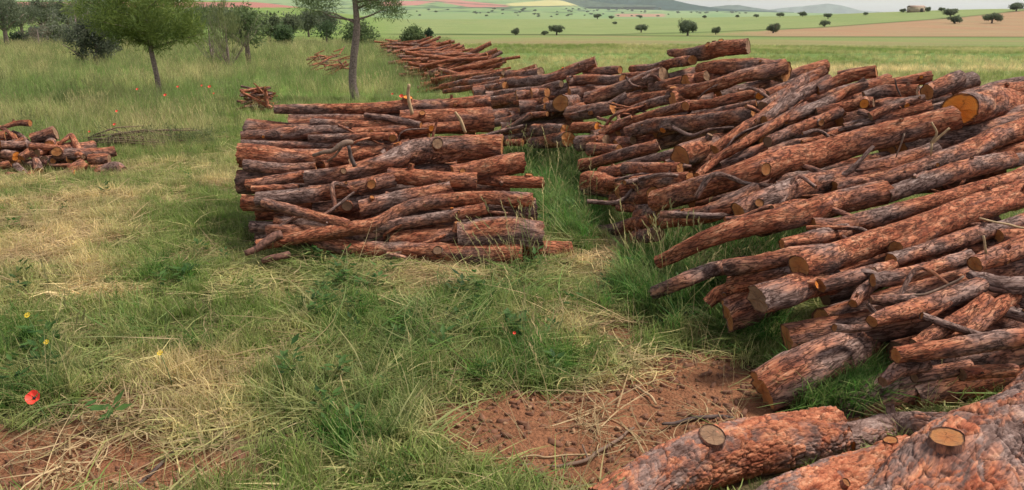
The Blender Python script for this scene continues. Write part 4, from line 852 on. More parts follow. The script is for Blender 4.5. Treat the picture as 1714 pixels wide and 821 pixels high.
def tree(name, label, cat, base, trunkP, trunk_r, crown, per, size, cols, seed, group=None, aspect=.35, up=0., limbs=(), radial=0., clump=.22, cmat=None, bark=False):
    """crown: list of (centre, radii(3), clumps); trunk and crown are parts"""
    g = np.random.default_rng(seed); root = empty(name, base); tag(root, label, cat, group)
    mb = MB(); add_tube(mb, trunkP, trunk_r, 10)
    for (P, r) in limbs: add_tube(mb, P, r, 6)
    if bark:
        Q, rr, q, L = resample(trunkP, trunk_r, 0.02); Vf, Fq, bk, bt, _, _ = bark_mesh('trunk', Q, rr, q, 30, seed, .15, .03, .004)
        tr_ = obj('trunk', mesh('trunk', Vf, [Fq], [M_TRUNK], {'bk': bk, 'bt': bt}), root)
        if limbs:
            m2 = MB()
            for (P, r) in limbs: add_tube(m2, P, r, 6)
            obj('limbs', m2.build('limbs', [M_TRUNK]), root)
    else:
        tr_ = obj('trunk', mb.build('trunk', [M_TRUNK]), root)
    mc = MB()
    for (c, rd, n) in crown:
        d = g.normal(size=(n, 3)); d /= np.linalg.norm(d, axis=1)[:, None]
        q = np.array(c) + d * np.array(rd) * (g.random(n) ** 0.35)[:, None]
        leaf_cloud(mc, q, np.full(n, clump) * g.uniform(.6, 1.25, n), per, size, cols, g, aspect, up, radial)
    obj('crown', mc.build('crown', [cmat or M_TREELEAF], False), root)
    return root
c3 = lambda *a: np.array(a, float)
def px_h(dpx, P): return dpx * to_px(P)[2] / F_PX
# young pine on the left
b_ = ground_pt(270, 168); s = to_px(b_)[2] / F_PX
tp = [c3(0, 0, -.05), c3(-.03, 0, 40 * s), c3(-.09, .02, 80 * s), c3(-.13, .02, 150 * s), c3(-.13, 0, 190 * s)]
g = np.random.default_rng(3)
lim = sum([branchy(g, c3(-.12, .01, z_ * s), [(math.cos(a_), math.sin(a_), .35)], 85 * s, .022) for z_, a_ in ((82, .2), (90, 2.9), (100, 1.3), (105, 4.4), (120, .9), (130, 3.6), (140, 5.4))], [])
tree('pine_tree', 'young round crowned green pine with a bare reddish trunk in the left meadow', 'tree', b_, tp, [.062, .050, .046, .03, .015],
     [((-.16, 0, 148 * s), (104 * s, 100 * s, 55 * s), 160), ((.25, 0, 108 * s), (62 * s, 60 * s, 26 * s), 46), ((-.38, 0, 116 * s), (48 * s, 50 * s, 20 * s), 26)], 100, .12, (c3(.06, .10, .02), c3(.23, .28, .065)), 5, None, .10, .5, lim, 1.4, .17)
# leaning pine trunk in the middle
b_ = ground_pt(597, 172); s = to_px(b_)[2] / F_PX
tp = [c3(0, 0, -.05), c3(-.055, 0, 30 * s), c3(-.03, 0, 62 * s), c3(.035, 0, 95 * s), c3(.085, 0, 125 * s), c3(.075, 0, 160 * s), c3(.02, .0, 250 * s)]
g = np.random.default_rng(4)
lim = []
for z_, dx, ln, up_ in ((132, -1, 85, .12), (133, 1, 62, .32), (128, -.7, 55, .3), (160, 1, 78, .15), (170, -1, 80, .1), (175, .6, 60, .5), (185, -.5, 60, .4), (150, .4, 50, .2)):
    lim += branchy(g, c3(.08, 0, z_ * s), [(dx, g.uniform(-.6, .6), up_)], ln * s, .026, .2)
tree('pine_tree', 'leaning pine with a bare grey trunk behind the middle log stack', 'tree', b_, tp, [.092, .074, .069, .064, .058, .048, .03],
     [((.55, .1, 172 * s), (42 * s, 60 * s, 13 * s), 60), ((.75, .0, 150 * s), (26 * s, 40 * s, 14 * s), 36), ((-.65, 0, 162 * s), (42 * s, 60 * s, 17 * s), 64), ((-.1, .5, 190 * s), (80 * s, 80 * s, 18 * s), 90), ((.3, .3, 160 * s), (25 * s, 50 * s, 12 * s), 24), ((0, 0, 235 * s), (70 * s, 70 * s, 30 * s), 100)],
     24, .12, (c3(.06, .09, .035), c3(.16, .20, .075)), 6, None, .09, .4, lim, 1.2, .12, bark=True)
def bush(name, label, cat, px, py, w_px, h_px, cols, seed, Yd=None, per=26, size=.09, n=110, clump=.16, trunk_px=0, group=None, lean=0., aspect=.5, stems=5, up=.2, twig=False, radial=0.3):
    if Yd is None: P = ground_pt(px, py)
    else: P = at(px, py, Yd)
    P[2] = float(land_z(P[0], P[1])) - .02
    s = to_px(P)[2] / F_PX; g = np.random.default_rng(seed); W, H, T_ = w_px * s / 2, h_px * s, trunk_px * s
    tr = [c3(0, 0, 0), c3(lean * .3, 0, T_ * .6 + .1 * H), c3(lean, 0, T_ + (H - T_) * .7)]
    lim = sum([branchy(g, c3(lean * .3, 0, T_ + .02), [(g.normal(0, .7 if stems < 10 else .45), g.normal(0, .7 if stems < 10 else .45), 1.0)], (H - T_) * .8, max(.012, .02 * H) if stems < 10 else .009, .25) for _ in range(stems)], [])
    crown = [((lean, 0, T_ + (H - T_) * .5), (W * .95, W * .9, (H - T_) * .47), n), ((lean + g.uniform(-.4, .4) * W, 0, T_ + (H - T_) * .72), (W * .6, W * .6, (H - T_) * .3), n // 3)]
    rt = max(.015, (.05 if trunk_px else .03) * H)
    return tree(name, label, cat, P, tr, [rt, rt * .8, rt * .3], crown, per, size, cols, seed, group, aspect, up, lim, radial, clump)
DK, MD = c3(.035, .05, .022), c3(.085, .105, .05)
bush('shrub', 'dark grey green rockrose shrub with pale flecks left of the young pine', 'shrub', 165, 111, 94, 84, (c3(.045, .06, .035), c3(.18, .19, .125)), 11, per=44, n=190, size=.075)
bush('shrub', 'taller pale greyish shrub just behind the dark rockrose shrub', 'shrub', 135, 92, 110, 92, (c3(.11, .12, .075), c3(.25, .25, .19)), 12, per=14, n=80, size=.09)
bush('broom_bush', 'wispy upright broom bush with tan stems right of the young pine', 'shrub', 384, 118, 66, 112, (c3(.12, .15, .055), c3(.23, .24, .10)), 13, per=18, n=80, size=.16, aspect=.10, stems=26, up=2.5, clump=.14)
bush('broom_bush', 'second wispy broom bush, greener, touching the tan stemmed one on its left', 'shrub', 355, 108, 60, 88, (c3(.11, .15, .05), c3(.20, .23, .09)), 14, per=16, n=70, size=.15, aspect=.10, stems=16, up=2.0, clump=.14)
bush('small_tree', 'small airy tree with a thin dark trunk right of the broom bushes', 'tree', 417, 114, 78, 100, (c3(.08, .12, .045), c3(.18, .22, .09)), 15, per=24, n=80, size=.085, trunk_px=32)
bush('small_tree', 'small dark green tree with a crooked stem beyond the airy tree', 'tree', 475, 78, 32, 36, (c3(.05, .085, .035), c3(.12, .17, .07)), 16, per=22, n=60, size=.16, trunk_px=10, clump=.3)
bush('small_tree', 'spindly young tree with sparse dark foliage left of the leaning pine', 'tree', 547, 73, 42, 40, (c3(.04, .07, .03), c3(.09, .13, .055)), 17, per=16, n=34, size=.15, trunk_px=16, clump=.3)
bush('shrub', 'round green bush directly behind the leaning pine trunk', 'shrub', 603, 76, 62, 46, (c3(.075, .115, .045), c3(.17, .21, .09)), 18, per=24, n=80, size=.15, clump=.3)
bush('shrub', 'round green bush growing in the far row of logs', 'shrub', 694, 92, 52, 42, (c3(.07, .11, .04), c3(.18, .22, .09)), 19, per=30, n=100, size=.10, clump=.18)
bush('shrub', 'small dark bush in the field right behind the far row of logs', 'shrub', 717, 56, 15, 14, (c3(.02, .04, .018), c3(.05, .08, .035)), 20, Yd=150, per=24, n=40, size=.3, clump=.45)
bush('small_tree', 'grey green tree rising behind the airy tree', 'tree', 452, 62, 48, 44, (c3(.09, .115, .055), c3(.18, .205, .11)), 21, Yd=70, per=22, n=70, size=.25, trunk_px=8, clump=.45)
bush('small_tree', 'tallest grey green tree behind the dark crooked stemmed one', 'tree', 487, 44, 40, 36, (c3(.085, .105, .055), c3(.16, .18, .10)), 22, Yd=95, per=22, n=70, size=.3, trunk_px=8, clump=.5)
bush('small_tree', 'tree half hidden by the broom bushes, dark topped', 'tree', 402, 60, 60, 62, (c3(.075, .10, .045), c3(.16, .19, .09)), 23, Yd=52, per=24, n=80, size=.2, trunk_px=12, clump=.35)
bush('shrub', 'dark low bush by the trunk at the left edge', 'shrub', 29, 60, 28, 20, (c3(.025, .04, .02), c3(.06, .08, .04)), 24, Yd=50, per=24, n=60, size=.16, clump=.3)
bush('shrub', 'bare reddish twiggy shrub between the left edge trunk and the rockrose', 'shrub', 67, 82, 46, 50, (c3(.13, .10, .07), c3(.24, .19, .14)), 25, per=10, n=50, size=.12, aspect=.2, stems=16, clump=.25)
bush('shrub', 'pale green bush beneath the dark tree line', 'shrub', 100, 62, 50, 40, (c3(.09, .11, .06), c3(.19, .20, .12)), 26, Yd=48, per=22, n=70, size=.15, clump=.3)
bush('shrub', 'bluish green bush with a pale flowering top left under the tree line', 'shrub', 58, 42, 34, 24, (c3(.06, .09, .05), c3(.17, .19, .13)), 27, Yd=62, per=22, n=60, size=.2, clump=.35)
# pines of the wood along the left skyline
GW = 'pines along the left skyline'
wood = [(12, 76, 70, 84, 42, 30, 'nearest skyline pine, its straight trunk near the left edge'), (-40, 60, 70, 90, 55, 24, 'skyline pine cut by the left edge of the photo'), (35, 42, 60, 60, 85, 18, 'skyline pine right of the straight edge trunk'), (70, 40, 60, 62, 88, 16, 'skyline pine above the bare reddish shrub'),
        (112, 38, 64, 60, 92, 16, 'skyline pine above the pale greyish shrub'), (150, 36, 60, 58, 96, 14, 'skyline pine just left of the young pine crown'), (190, 34, 66, 58, 105, 14, 'skyline pine partly behind the left side of the young pine'), (335, 30, 60, 46, 110, 12, 'skyline pine right of the young pine crown'),
        (372, 26, 60, 40, 125, 10, 'skyline pine above the broom bushes'), (515, 34, 40, 38, 110, 10, 'skyline pine left of the leaning pine crown'), (545, 32, 46, 40, 120, 9, 'rightmost skyline pine seen under the leaning pine branches')]
for k, (px, py, w_, h_, Yd, tpx, lab) in enumerate(wood):
    bush('pine_tree', 'dark ' + lab, 'tree', px, py, w_, h_, (c3(.08, .10, .06), c3(.17, .19, .11)), 40 + k, Yd=Yd, per=30, n=90, size=.006 * Yd * .6, clump=.0065 * Yd, trunk_px=tpx, group=GW, aspect=.25, stems=6)  # leaf colours lightened and greyed, distance haze put into the colour
# holm oaks dotted over the fields
proto = []
for k in range(7):
    g = np.random.default_rng(70 + k); root = empty('holm_oak', (0, 0, 0)); mb = MB()
    add_tube(mb, [c3(0, 0, -.4), c3(.1, 0, 1.0), c3(.0, .1, 2.2)], [.32, .26, .2], 8)
    for (P, r) in branchy(g, c3(0, 0, 1.3), [(g.normal(), g.normal(), 1.0) for _ in range(6)], 2.6, .14): add_tube(mb, P, r, 5)
    obj('trunk', mb.build('trunk', [M_TRUNK]), root); mc = MB()
    for q in range(10):
        a_ = q * .9 + g.uniform(0, .5); cc = c3(math.cos(a_) * g.uniform(.5, 1.9), math.sin(a_) * g.uniform(.5, 1.9), g.uniform(1.25, 2.7)); n = int(g.uniform(22, 40))
        d = g.normal(size=(n, 3)); d /= np.linalg.norm(d, axis=1)[:, None]
        leaf_cloud(mc, cc + d * c3(1.45, 1.45, .95) * g.uniform(.6, 1.15) * (g.random(n) ** .4)[:, None], np.full(n, .42), 22, .3, (c3(.08, .11, .058), c3(.175, .205, .105)), g, .6)
    obj('crown', mc.build('crown', [M_TREELEAF], False), root); proto.append(root)
oaks = [(863, 58, 17, 250, 'small upright dark oak left of the twin oaks in the green field'), (912, 58, 14, 250, 'smaller oak of the twin pair in the green field'), (932, 58.5, 28, 252, 'larger oak of the twin pair in the green field'),
        (1029, 42, 9, 560, 'lone little oak high in the green field above the domed one'), (1073, 55, 23, 300, 'dome shaped oak in the green field left of the sparse pale one'), (1151, 62, 34, 215, 'pale sparse oak with a visible forked trunk above the topmost log'), (1198, 58, 18, 235, 'small oak right of the pale sparse one'),
        (1294, 54, 28, 250, 'round dark oak standing at the left tip of the brown field'), (1381, 35.5, 19, 330, 'oak in the green slope right below the crest'), (1387, 22.5, 15, 450, 'oak on the crest above the one on the green slope'), (1344, 21, 15, 520, 'dark oak on the crest before the pale far hill'), (1306, 22.5, 13, 560, 'leftmost crest oak left of the pale far hill'),
        (1450, 18.5, 9, 480, 'tiny lone oak on the bare skyline'), (1512, 17, 12, 500, 'oak touching the left wall of the farmhouse'), (1552, 16, 14, 500, 'oak touching the right wall of the farmhouse'), (1576, 15.5, 12, 500, 'left oak of the skyline clump'), (1592, 21, 26, 400, 'broad oak of the skyline clump'),
        (1599, 34, 25, 330, 'bluish oak on the edge of the brown field below the skyline clump'), (1661, 31.5, 29, 330, 'large oak in the brown field near the right edge'), (1702, 12, 24, 480, 'oak on the skyline at the right edge'), (1180, 26.5, 9, 800, 'low distant oak on the far green crest'), (1234, 25.5, 8, 800, 'low distant oak right of the one on the far green crest'), (1266, 24, 10, 700, 'distant oak on the crest before the blue hill'),
        (1000, 31.5, 15, 880, 'dark oak on the far crest under the big blue hill'), (1023, 31, 10, 890, 'smaller dark oak beside the one under the big blue hill'), (1072, 30, 9, 900, 'oak on the far crest beside the reddish strip')]
used = set()
for k, (px, py, wpx, Yd, lab) in enumerate(oaks):
    root = proto[k % 7] if (k % 7) not in used else copy_tree(proto[k % 7]); used.add(k % 7)
    Y = Yd; z0 = None
    P = at(px, py, Y); P[2] = float(land_z(P[0], P[1])); sc = wpx * to_px(P)[2] / F_PX / 5.6
    root.location = P; root.scale = (sc, sc, sc * (1.15 if k in (0, 5, 6) else .92)); root.rotation_euler = (0, 0, k * 1.7)
    tag(root, lab, 'tree', 'holm oaks in the fields')
g = np.random.default_rng(91)
for k in range(75):
    root = copy_tree(proto[k % 7]); px = g.uniform(690, 1130) if k < 60 else g.uniform(1130, 1260); py = g.uniform(15, 29) if k < 60 else g.uniform(20, 24)
    kk = (41 - py) / np.interp(px, [500, 700, 940, 985, 1150, 1400, 1700], [46, 46, 40, 26, 23, 18, 14]); P = at(px, py, 1250 * 4.2 ** kk)
    sc = g.uniform(4, 7.5) * to_px(P)[2] / F_PX / 5.6; root.location = P; root.scale = (sc, sc, sc * .7); root.rotation_euler = (0, 0, g.uniform(0, 6))
    tag(root, 'tiny dark tree dotted over the distant valley fields below the hills', 'tree', 'trees dotted over the distant valley')
# farmhouse on the skyline
P = at(1533, 16.6, 500); P[2] = float(land_z(P[0], P[1])) - .2; fh = empty('farmhouse', P); tag(fh, 'small beige farmhouse on the skyline between two oaks', 'house')
M_WALL = mat_plain('plaster_wall', (.40, .31, .22), .12, 1.0); M_ROOF = mat_plain('roof_tiles', (.28, .19, .14), .25, 2.0); M_DOOR = mat_plain('dark_door', (.06, .05, .045), .2, 2.0)
def box(mb, c, d):
    c = np.array(c, float); d = np.array(d, float) / 2
    V = np.array([[x, y, z] for x in (-1, 1) for y in (-1, 1) for z in (-1, 1)], float) * d + c
    mb.add(V, [[0, 1, 3, 2], [4, 6, 7, 5], [0, 4, 5, 1], [2, 3, 7, 6], [0, 2, 6, 4], [1, 5, 7, 3]])
m = MB(); box(m, (0, 0, 1.5), (8.6, 5, 3.4)); obj('wall', m.build('wall', [M_WALL], False), fh)
m = MB(); m.add([[-4.6, -2.8, 3.1], [4.6, -2.8, 3.1], [4.6, 0, 4.0], [-4.6, 0, 4.0], [-4.6, 2.8, 3.1], [4.6, 2.8, 3.1], [-4.6, -2.8, 3.22], [4.6, -2.8, 3.22], [4.6, 0, 4.15], [-4.6, 0, 4.15], [-4.6, 2.8, 3.22], [4.6, 2.8, 3.22]],
      [[6, 7, 8, 9], [9, 8, 11, 10], [0, 3, 2, 1], [3, 4, 5, 2], [0, 1, 7, 6], [4, 10, 11, 5], [0, 6, 9, 3], [3, 9, 10, 4], [1, 2, 8, 7], [2, 5, 11, 8]]); obj('roof', m.build('roof', [M_ROOF], False), fh)
m = MB(); box(m, (2.4, -2.55, 1.3), (1.8, .12, 2.4)); obj('door', m.build('door', [M_DOOR], False), fh)

# ---------------------------------------------------------------- grass and straw
protoC = {}
def blade_mesh(name, nb, L, W, spread, droop, col0, col1, g, seg=3, lie=0.0, head=0.0, colt=None):
    V = []; Fq = []; bc = []; base = 0
    for k in range(nb):
        l = L * g.uniform(.5, 1.15); wd = W * g.uniform(.7, 1.2); a = g.uniform(0, 2 * np.pi); rb = spread * math.sqrt(g.random()); ab = g.uniform(0, 2 * np.pi)
        p = np.array([rb * math.cos(ab), rb * math.sin(ab), 0.0]); el = R(90) * (1 - lie) - abs(g.normal(0, .22)); el = max(el, .04) if not lie else g.uniform(.0, .28)
        dirn = np.array([math.cos(a), math.sin(a), 0]); sidev = np.array([-math.sin(a), math.cos(a), 0]); tw = g.uniform(-.6, .6); sidev = sidev + np.array([0, 0, tw]); curl = g.normal(0, .9 if lie else .45)
        cA = np.array(col0) + (np.array(col1) - np.array(col0)) * g.random(); cB = cA if colt is None else cA + (np.array(colt) - cA) * g.random()
        pts = [p.copy()]; e = el
        for s_ in range(seg):
            hd = a + curl * s_ / seg; dirn = np.array([math.cos(hd), math.sin(hd), 0])
            p = p + (dirn * math.cos(e) + np.array([0, 0, math.sin(e)])) * l / seg; e -= droop * g.uniform(.5, 1.5) / seg; pts.append(p.copy())
        if lie: 
            for q in pts: q[2] = max(q[2], .004) + .012 * k / nb
        for s_, q in enumerate(pts):
            f = (1 - (s_ / seg) ** 1.6 * .85) if not head else .8
            V += [q - sidev * wd / 2 * f, q + sidev * wd / 2 * f]; c = cA + (cB - cA) * s_ / seg; bc += [[*c, 1]] * 2
        for s_ in range(seg): Fq.append([base + 2 * s_, base + 2 * s_ + 1, base + 2 * s_ + 3, base + 2 * s_ + 2])
        base += 2 * (seg + 1)
        if head:                                     # seed head: crossed spindle of scales
            dv = pts[-1] - pts[-2]; dv /= np.linalg.norm(dv); hl = head * g.uniform(.7, 1.2)
            for q in range(7):
                o = pts[-1] + dv * hl * q / 7; sa = g.uniform(0, 6.28); sv = np.array([math.cos(sa), math.sin(sa), .3]); sv = sv - dv * (sv @ dv) * .3
                wv = np.cross(sv, dv); wv /= np.linalg.norm(wv) + 1e-9; ll = hl * .28; ww = .0035
                V += [o - wv * ww * .4, o + dv * ll * .6 + sv * ll * .25 - wv * ww, o + dv * ll * 1.2 + sv * ll * .3, o + dv * ll * .6 + sv * ll * .25 + wv * ww]; hc = cA * .6 + np.array([.30, .26, .13]) * .4; bc += [[*hc, 1]] * 4
                Fq.append([base, base + 1, base + 2, base + 3]); base += 4
    return mesh(name, V, [np.array(Fq)], [M_LEAF], {'bc': np.array(bc)}, smooth=False)
def scatter(name, P, scl, tint, protos, g, kind='stuff', tilt=.0, face=None):
    n = len(P); me = bpy.data.meshes.new(name); me.vertices.add(n); me.vertices.foreach_set('co', np.asarray(P, np.float32).ravel())
    rot = np.stack([g.normal(0, tilt, n), g.normal(0, tilt, n), g.uniform(0, 6.283, n) if face is None else face], -1)
    for nm, ty, a, fld in (('rot', 'FLOAT_VECTOR', rot, 'vector'), ('scl', 'FLOAT', scl, 'value'), ('tint', 'FLOAT', tint, 'value'), ('tone', 'FLOAT', g.random(n), 'value')):
        me.attributes.new(nm, ty, 'POINT').data.foreach_set(fld, np.asarray(a, np.float32).ravel())
    me.attributes.new('pidx', 'INT', 'POINT').data.foreach_set('value', g.integers(0, len(protos), n).astype(np.int32))
    o = obj(name, me); tag(o, kind=kind)
    col = bpy.data.collections.new(name + '_tufts')
    for k, pm in enumerate(protos):
        q = bpy.data.objects.new('%s_tuft' % name, pm); col.objects.link(q)
    ng = bpy.data.node_groups.new(name + '_scatter', 'GeometryNodeTree')
    ng.interface.new_socket('Geometry', in_out='INPUT', socket_type='NodeSocketGeometry'); ng.interface.new_socket('Geometry', in_out='OUTPUT', socket_type='NodeSocketGeometry')
    N_ = ng.nodes.new; gi = N_('NodeGroupInput'); gq = N_('NodeGroupOutput'); ip = N_('GeometryNodeInstanceOnPoints'); ci = N_('GeometryNodeCollectionInfo')
    ci.inputs['Collection'].default_value = col; ci.inputs['Separate Children'].default_value = True; ci.inputs['Reset Children'].default_value = True
    def na(nm, ty):
        a = N_('GeometryNodeInputNamedAttribute'); a.data_type = ty; a.inputs['Name'].default_value = nm; return a.outputs['Attribute']
    e2 = N_('FunctionNodeEulerToRotation'); L_ = ng.links.new
    L_(gi.outputs[0], ip.inputs['Points']); L_(ci.outputs[0], ip.inputs['Instance']); ip.inputs['Pick Instance'].default_value = True
    L_(na('pidx', 'INT'), ip.inputs['Instance Index']); L_(na('rot', 'FLOAT_VECTOR'), e2.inputs[0]); L_(e2.outputs[0], ip.inputs['Rotation']); L_(na('scl', 'FLOAT'), ip.inputs['Scale'])
    L_(ip.outputs[0], gq.inputs[0])
    md = o.modifiers.new('scatter', 'NODES'); md.node_group = ng
    return o
# footprint raster of the logs
GS = .04; fx0, fy0 = -6.0, 1.5; foot = np.zeros((420, 420), np.float32) + 9
for (Q, rr) in LOGS:
    for q, r in zip(Q[::2], rr[::2]):
        ii = int((q[0] - fx0) / GS); jj = int((q[1] - fy0) / GS); k = max(1, int(r / GS))
        if 0 <= ii < 420 and 0 <= jj < 420:
            sl = foot[max(0, ii - k):ii + k + 1, max(0, jj - k):jj + k + 1]; np.minimum(sl, q[2] - r, out=sl)
def clear_h(x, y):
    ii = np.clip(((x - fx0) / GS).astype(int), 0, 419); jj = np.clip(((y - fy0) / GS).astype(int), 0, 419)
    inside = (x > fx0) & (x < fx0 + 16.6) & (y > fy0) & (y < fy0 + 16.6)
    return np.where(inside, foot[ii, jj], 9.0)
def spread(n, y0, y1, g, margin=1.34, power=1.0):
    """random ground points in the wedge the photo looks over (and a margin to its sides)"""
    n = int(n * 1.2); u = g.random(n); y = (y0 ** (2 - power) + u * (y1 ** (2 - power) - y0 ** (2 - power))) ** (1 / (2 - power))
    x = g.uniform(-1, 1, n) * (y * CP + 1.65 * SP) * 0.65 * (margin + .5 * np.exp(-y / 3))
    return x, y
def pts3(x, y, dz=0.0): return np.stack([x, y, land_z(x, y) + dz], -1)
g = np.random.default_rng(17)
def low_f(px, py): return 1 - .62 * sstep(425, 445, py) * sstep(520, 480, py) * sstep(400, 440, px) * sstep(985, 950, px)
GRN0, GRN1 = (.040, .115, .016), (.13, .25, .045); YG0, YG1 = (.085, .19, .024), (.23, .35, .065)
T_lush = [blade_mesh('lush_tuft', 30, .26, .0065, .06, 1.3, GRN0, GRN1, g) for _ in range(5)]
T_short = [blade_mesh('short_tuft', 26, .11, .0042, .07, 1.0, YG0, YG1, g, 2, colt=(.30, .26, .12)) for _ in range(5)]
T_mown = [blade_mesh('mown_tuft', 22, .22, .0055, .10, .8, (.11, .17, .035), (.28, .31, .09), g, 3, lie=1) for _ in range(5)]
T_deep = [blade_mesh('deep_tuft', 28, .27, .0065, .06, 1.2, (.024, .10, .014), (.09, .24, .036), g, 4, colt=(.15, .28, .06)) for _ in range(5)]
T_lodge = [blade_mesh('lodged_tuft', 22, .36, .0072, .10, .7, GRN0, GRN1, g, 5, lie=1, colt=(.22, .26, .09)) for _ in range(5)]
T_straw = [blade_mesh('straw_tuft', 18, .32, .0052, .13, .25, (.30, .20, .10), (.56, .42, .23), g, 4, lie=1) for _ in range(6)]
T_mead = [blade_mesh('meadow_tuft', 22, .40, .0055, .12, .7, (.10, .19, .035), (.22, .32, .08), g, 3, colt=(.31, .33, .13)) for _ in range(5)] + [blade_mesh('meadow_head_tuft', 10, .42, .0035, .12, .3, (.12, .18, .05), (.26, .28, .11), g, 3, head=.09) for _ in range(3)]
T_stalk = [blade_mesh('stalk_tuft', 4, .48, .0035, .07, .45, (.09, .15, .035), (.24, .26, .09), g, 5, head=.11) for _ in range(5)]
T_dry = [blade_mesh('dry_stalk_tuft', 3, .42, .0032, .08, .7, (.34, .25, .13), (.48, .38, .2), g, 5) for _ in range(4)]
def keep_mask(x, y, h, prob): 
    c = clear_h(x, y); return (c > h) & (g.random(len(x)) < prob)
# lush green
x, y = spread(62000, 2.1, 13, g, power=.7); lu, so, st = cover(x, y); px_, py_, _ = to_px(pts3(x, y)); tall = np.clip(sstep(960, 1060, px_) + (py_ < 400) * (px_ > 850), 0, 1)
m = keep_mask(x, y, .12, lu * .24 * (1 - tall)); tl = tall[m]
x, y = x[m], y[m]; scatter('lush_grass', pts3(x, y), g.uniform(.35, .75, len(x)) * (1 + .45 * tl) * low_f(px_[m], py_[m]), np.clip(fbm2(x, y, .35, 75) * .9 - .36 + g.normal(0, .12, len(x)) - .15 * tl, 0, .6), T_lush, g, tilt=.3)
x, y = spread(26000, 2.1, 9, g, power=.6); lu, so, st = cover(x, y); m = keep_mask(x, y, .05, lu * .75 * sstep(.36, .56, fbm2(x, y, .17, 78, 2)))
x, y = x[m], y[m]; scatter('lodged_grass', pts3(x, y, .01), g.uniform(.5, 1.1, len(x)), np.clip(fbm2(x, y, .35, 76) * .9 - .33 + g.normal(0, .12, len(x)), 0, .8), T_lodge, g, tilt=.25)
x, y = spread(46000, 2.1, 11, g, power=.7); lu, so, st = cover(x, y); px_, py_, _ = to_px(pts3(x, y)); tall = np.clip(sstep(960, 1060, px_) + (py_ < 410) * (px_ > 840), 0, 1)
m = keep_mask(x, y, .10, lu * .62 * tall + .24 * (1 - tall) * sstep(.5, .95, lu) * (px_ > 520)); x, y = x[m], y[m]; tl = np.concatenate([tall[m], np.ones(260)])
qx = g.uniform(1320, 1475, 260); qy = g.uniform(640, 705, 260); qp = ground_pt(qx, qy); x = np.concatenate([x, qp[:, 0]]); y = np.concatenate([y, qp[:, 1]])
scatter('deep_grass', pts3(x, y), np.where(np.arange(len(x)) >= len(x) - 260, .8, 1) * (.52 + .48 * tl) * g.uniform(.45, 1.0, len(x)), np.clip(g.normal(.05, .15, len(x)) + .12 * (1 - tl), 0, .5), T_deep, g, tilt=.2)
# short yellow green sward
x, y = spread(60000, 2.1, 16, g, power=.6); lu, so, st = cover(x, y); m = keep_mask(x, y, .05, np.clip(.95 - so * 1.15 - st * .45, 0.004, 1) * (.12 + .88 * sstep(.34, .54, fbm2(x, y, .2, 77, 2))))
x, y, st = x[m], y[m], st[m]; scatter('short_grass', pts3(x, y), g.uniform(.5, 1.25, len(x)) * low_f(*to_px(pts3(x, y))[:2]), np.clip(st * .6 + fbm2(x, y, .5, 71) - .47 + g.normal(0, .12, len(x)), 0, .95), T_short, g, tilt=.25)
x, y = spread(30000, 2.1, 12, g, power=.6); lu, so, st = cover(x, y); m = keep_mask(x, y, .03, np.clip(.75 - so * .80 - st * .2, 0.01, 1) * (.15 + .85 * sstep(.36, .56, fbm2(x, y, .24, 79, 2))))
x, y, st = x[m], y[m], st[m]; scatter('mown_grass', pts3(x, y, .006), g.uniform(.6, 1.3, len(x)), np.clip(st * .5 + fbm2(x, y, .4, 72) - .38 + g.normal(0, .15, len(x)), 0, 1), T_mown, g, tilt=.12)
# dry straw lying on the ground
x, y = spread(26000, 2.1, 12, g, power=.6); lu, so, st = cover(x, y); m = keep_mask(x, y, .02, np.clip((st * .75 + .10 - .15 * lu) * (1 - np.where(to_px(pts3(x, y))[0] < 450, .35, .66) * so), 0.03, 1) * (.25 + .75 * sstep(.36, .6, fbm2(x, y, .3, 73, 2))))
x, y = x[m], y[m]; scatter('straw', pts3(x, y, .008), g.uniform(.5, 1.25, len(x)), np.zeros(len(x)), T_straw, g, tilt=.10)
# tall stalks with seed heads near the heaps
x, y = spread(5200, 2.2, 9, g, power=.6); lu, so, st = cover(x, y); px_, py_, _ = to_px(pts3(x, y)); m = keep_mask(x, y, .14, np.clip(lu * .35 * (px_ > 850) + .012 + .05 * lu, 0, 1))
x, y = x[m], y[m]; scatter('seeding_grass', pts3(x, y), g.uniform(.5, 1.0, len(x)), np.clip(g.normal(.15, .2, len(x)), 0, .8), T_stalk, g, tilt=.12)
x, y = spread(2600, 2.2, 9, g, power=.6); lu, so, st = cover(x, y); m = keep_mask(x, y, .10, np.clip(.25 * st + .16 + .75 * so, 0, 1))
x, y = x[m], y[m]; scatter('dry_stalks', pts3(x, y), g.uniform(.4, .9, len(x)), np.zeros(len(x)), T_dry, g, tilt=.5)
# meadow
x, y = spread(42000, 8.2, 62, g, power=1.0); px_, py_, _ = to_px(pts3(x, y)); pth = sstep(330, 420, px_ + 40 * (fbm2(x, y, 1.0, 81) - .5)) * (y < 17)
m = keep_mask(x, y, .05, sstep(8.0, 11.5, y + 1.6 * (fbm2(x, y, .8, 80) - .5) - pth * 2) * (px_ < 760) * (1 - .72 * pth)); x, y = x[m], y[m]
scatter('meadow_grass', pts3(x, y), g.uniform(.55, 1.1, len(x)) * np.interp(y, [8, 20, 60], [.8, .95, 1.25]), np.clip(fbm2(x, y, 1.6, 82) * 1.2 - .52 + g.normal(0, .1, len(x)), 0, .9), T_mead, g, tilt=.10)
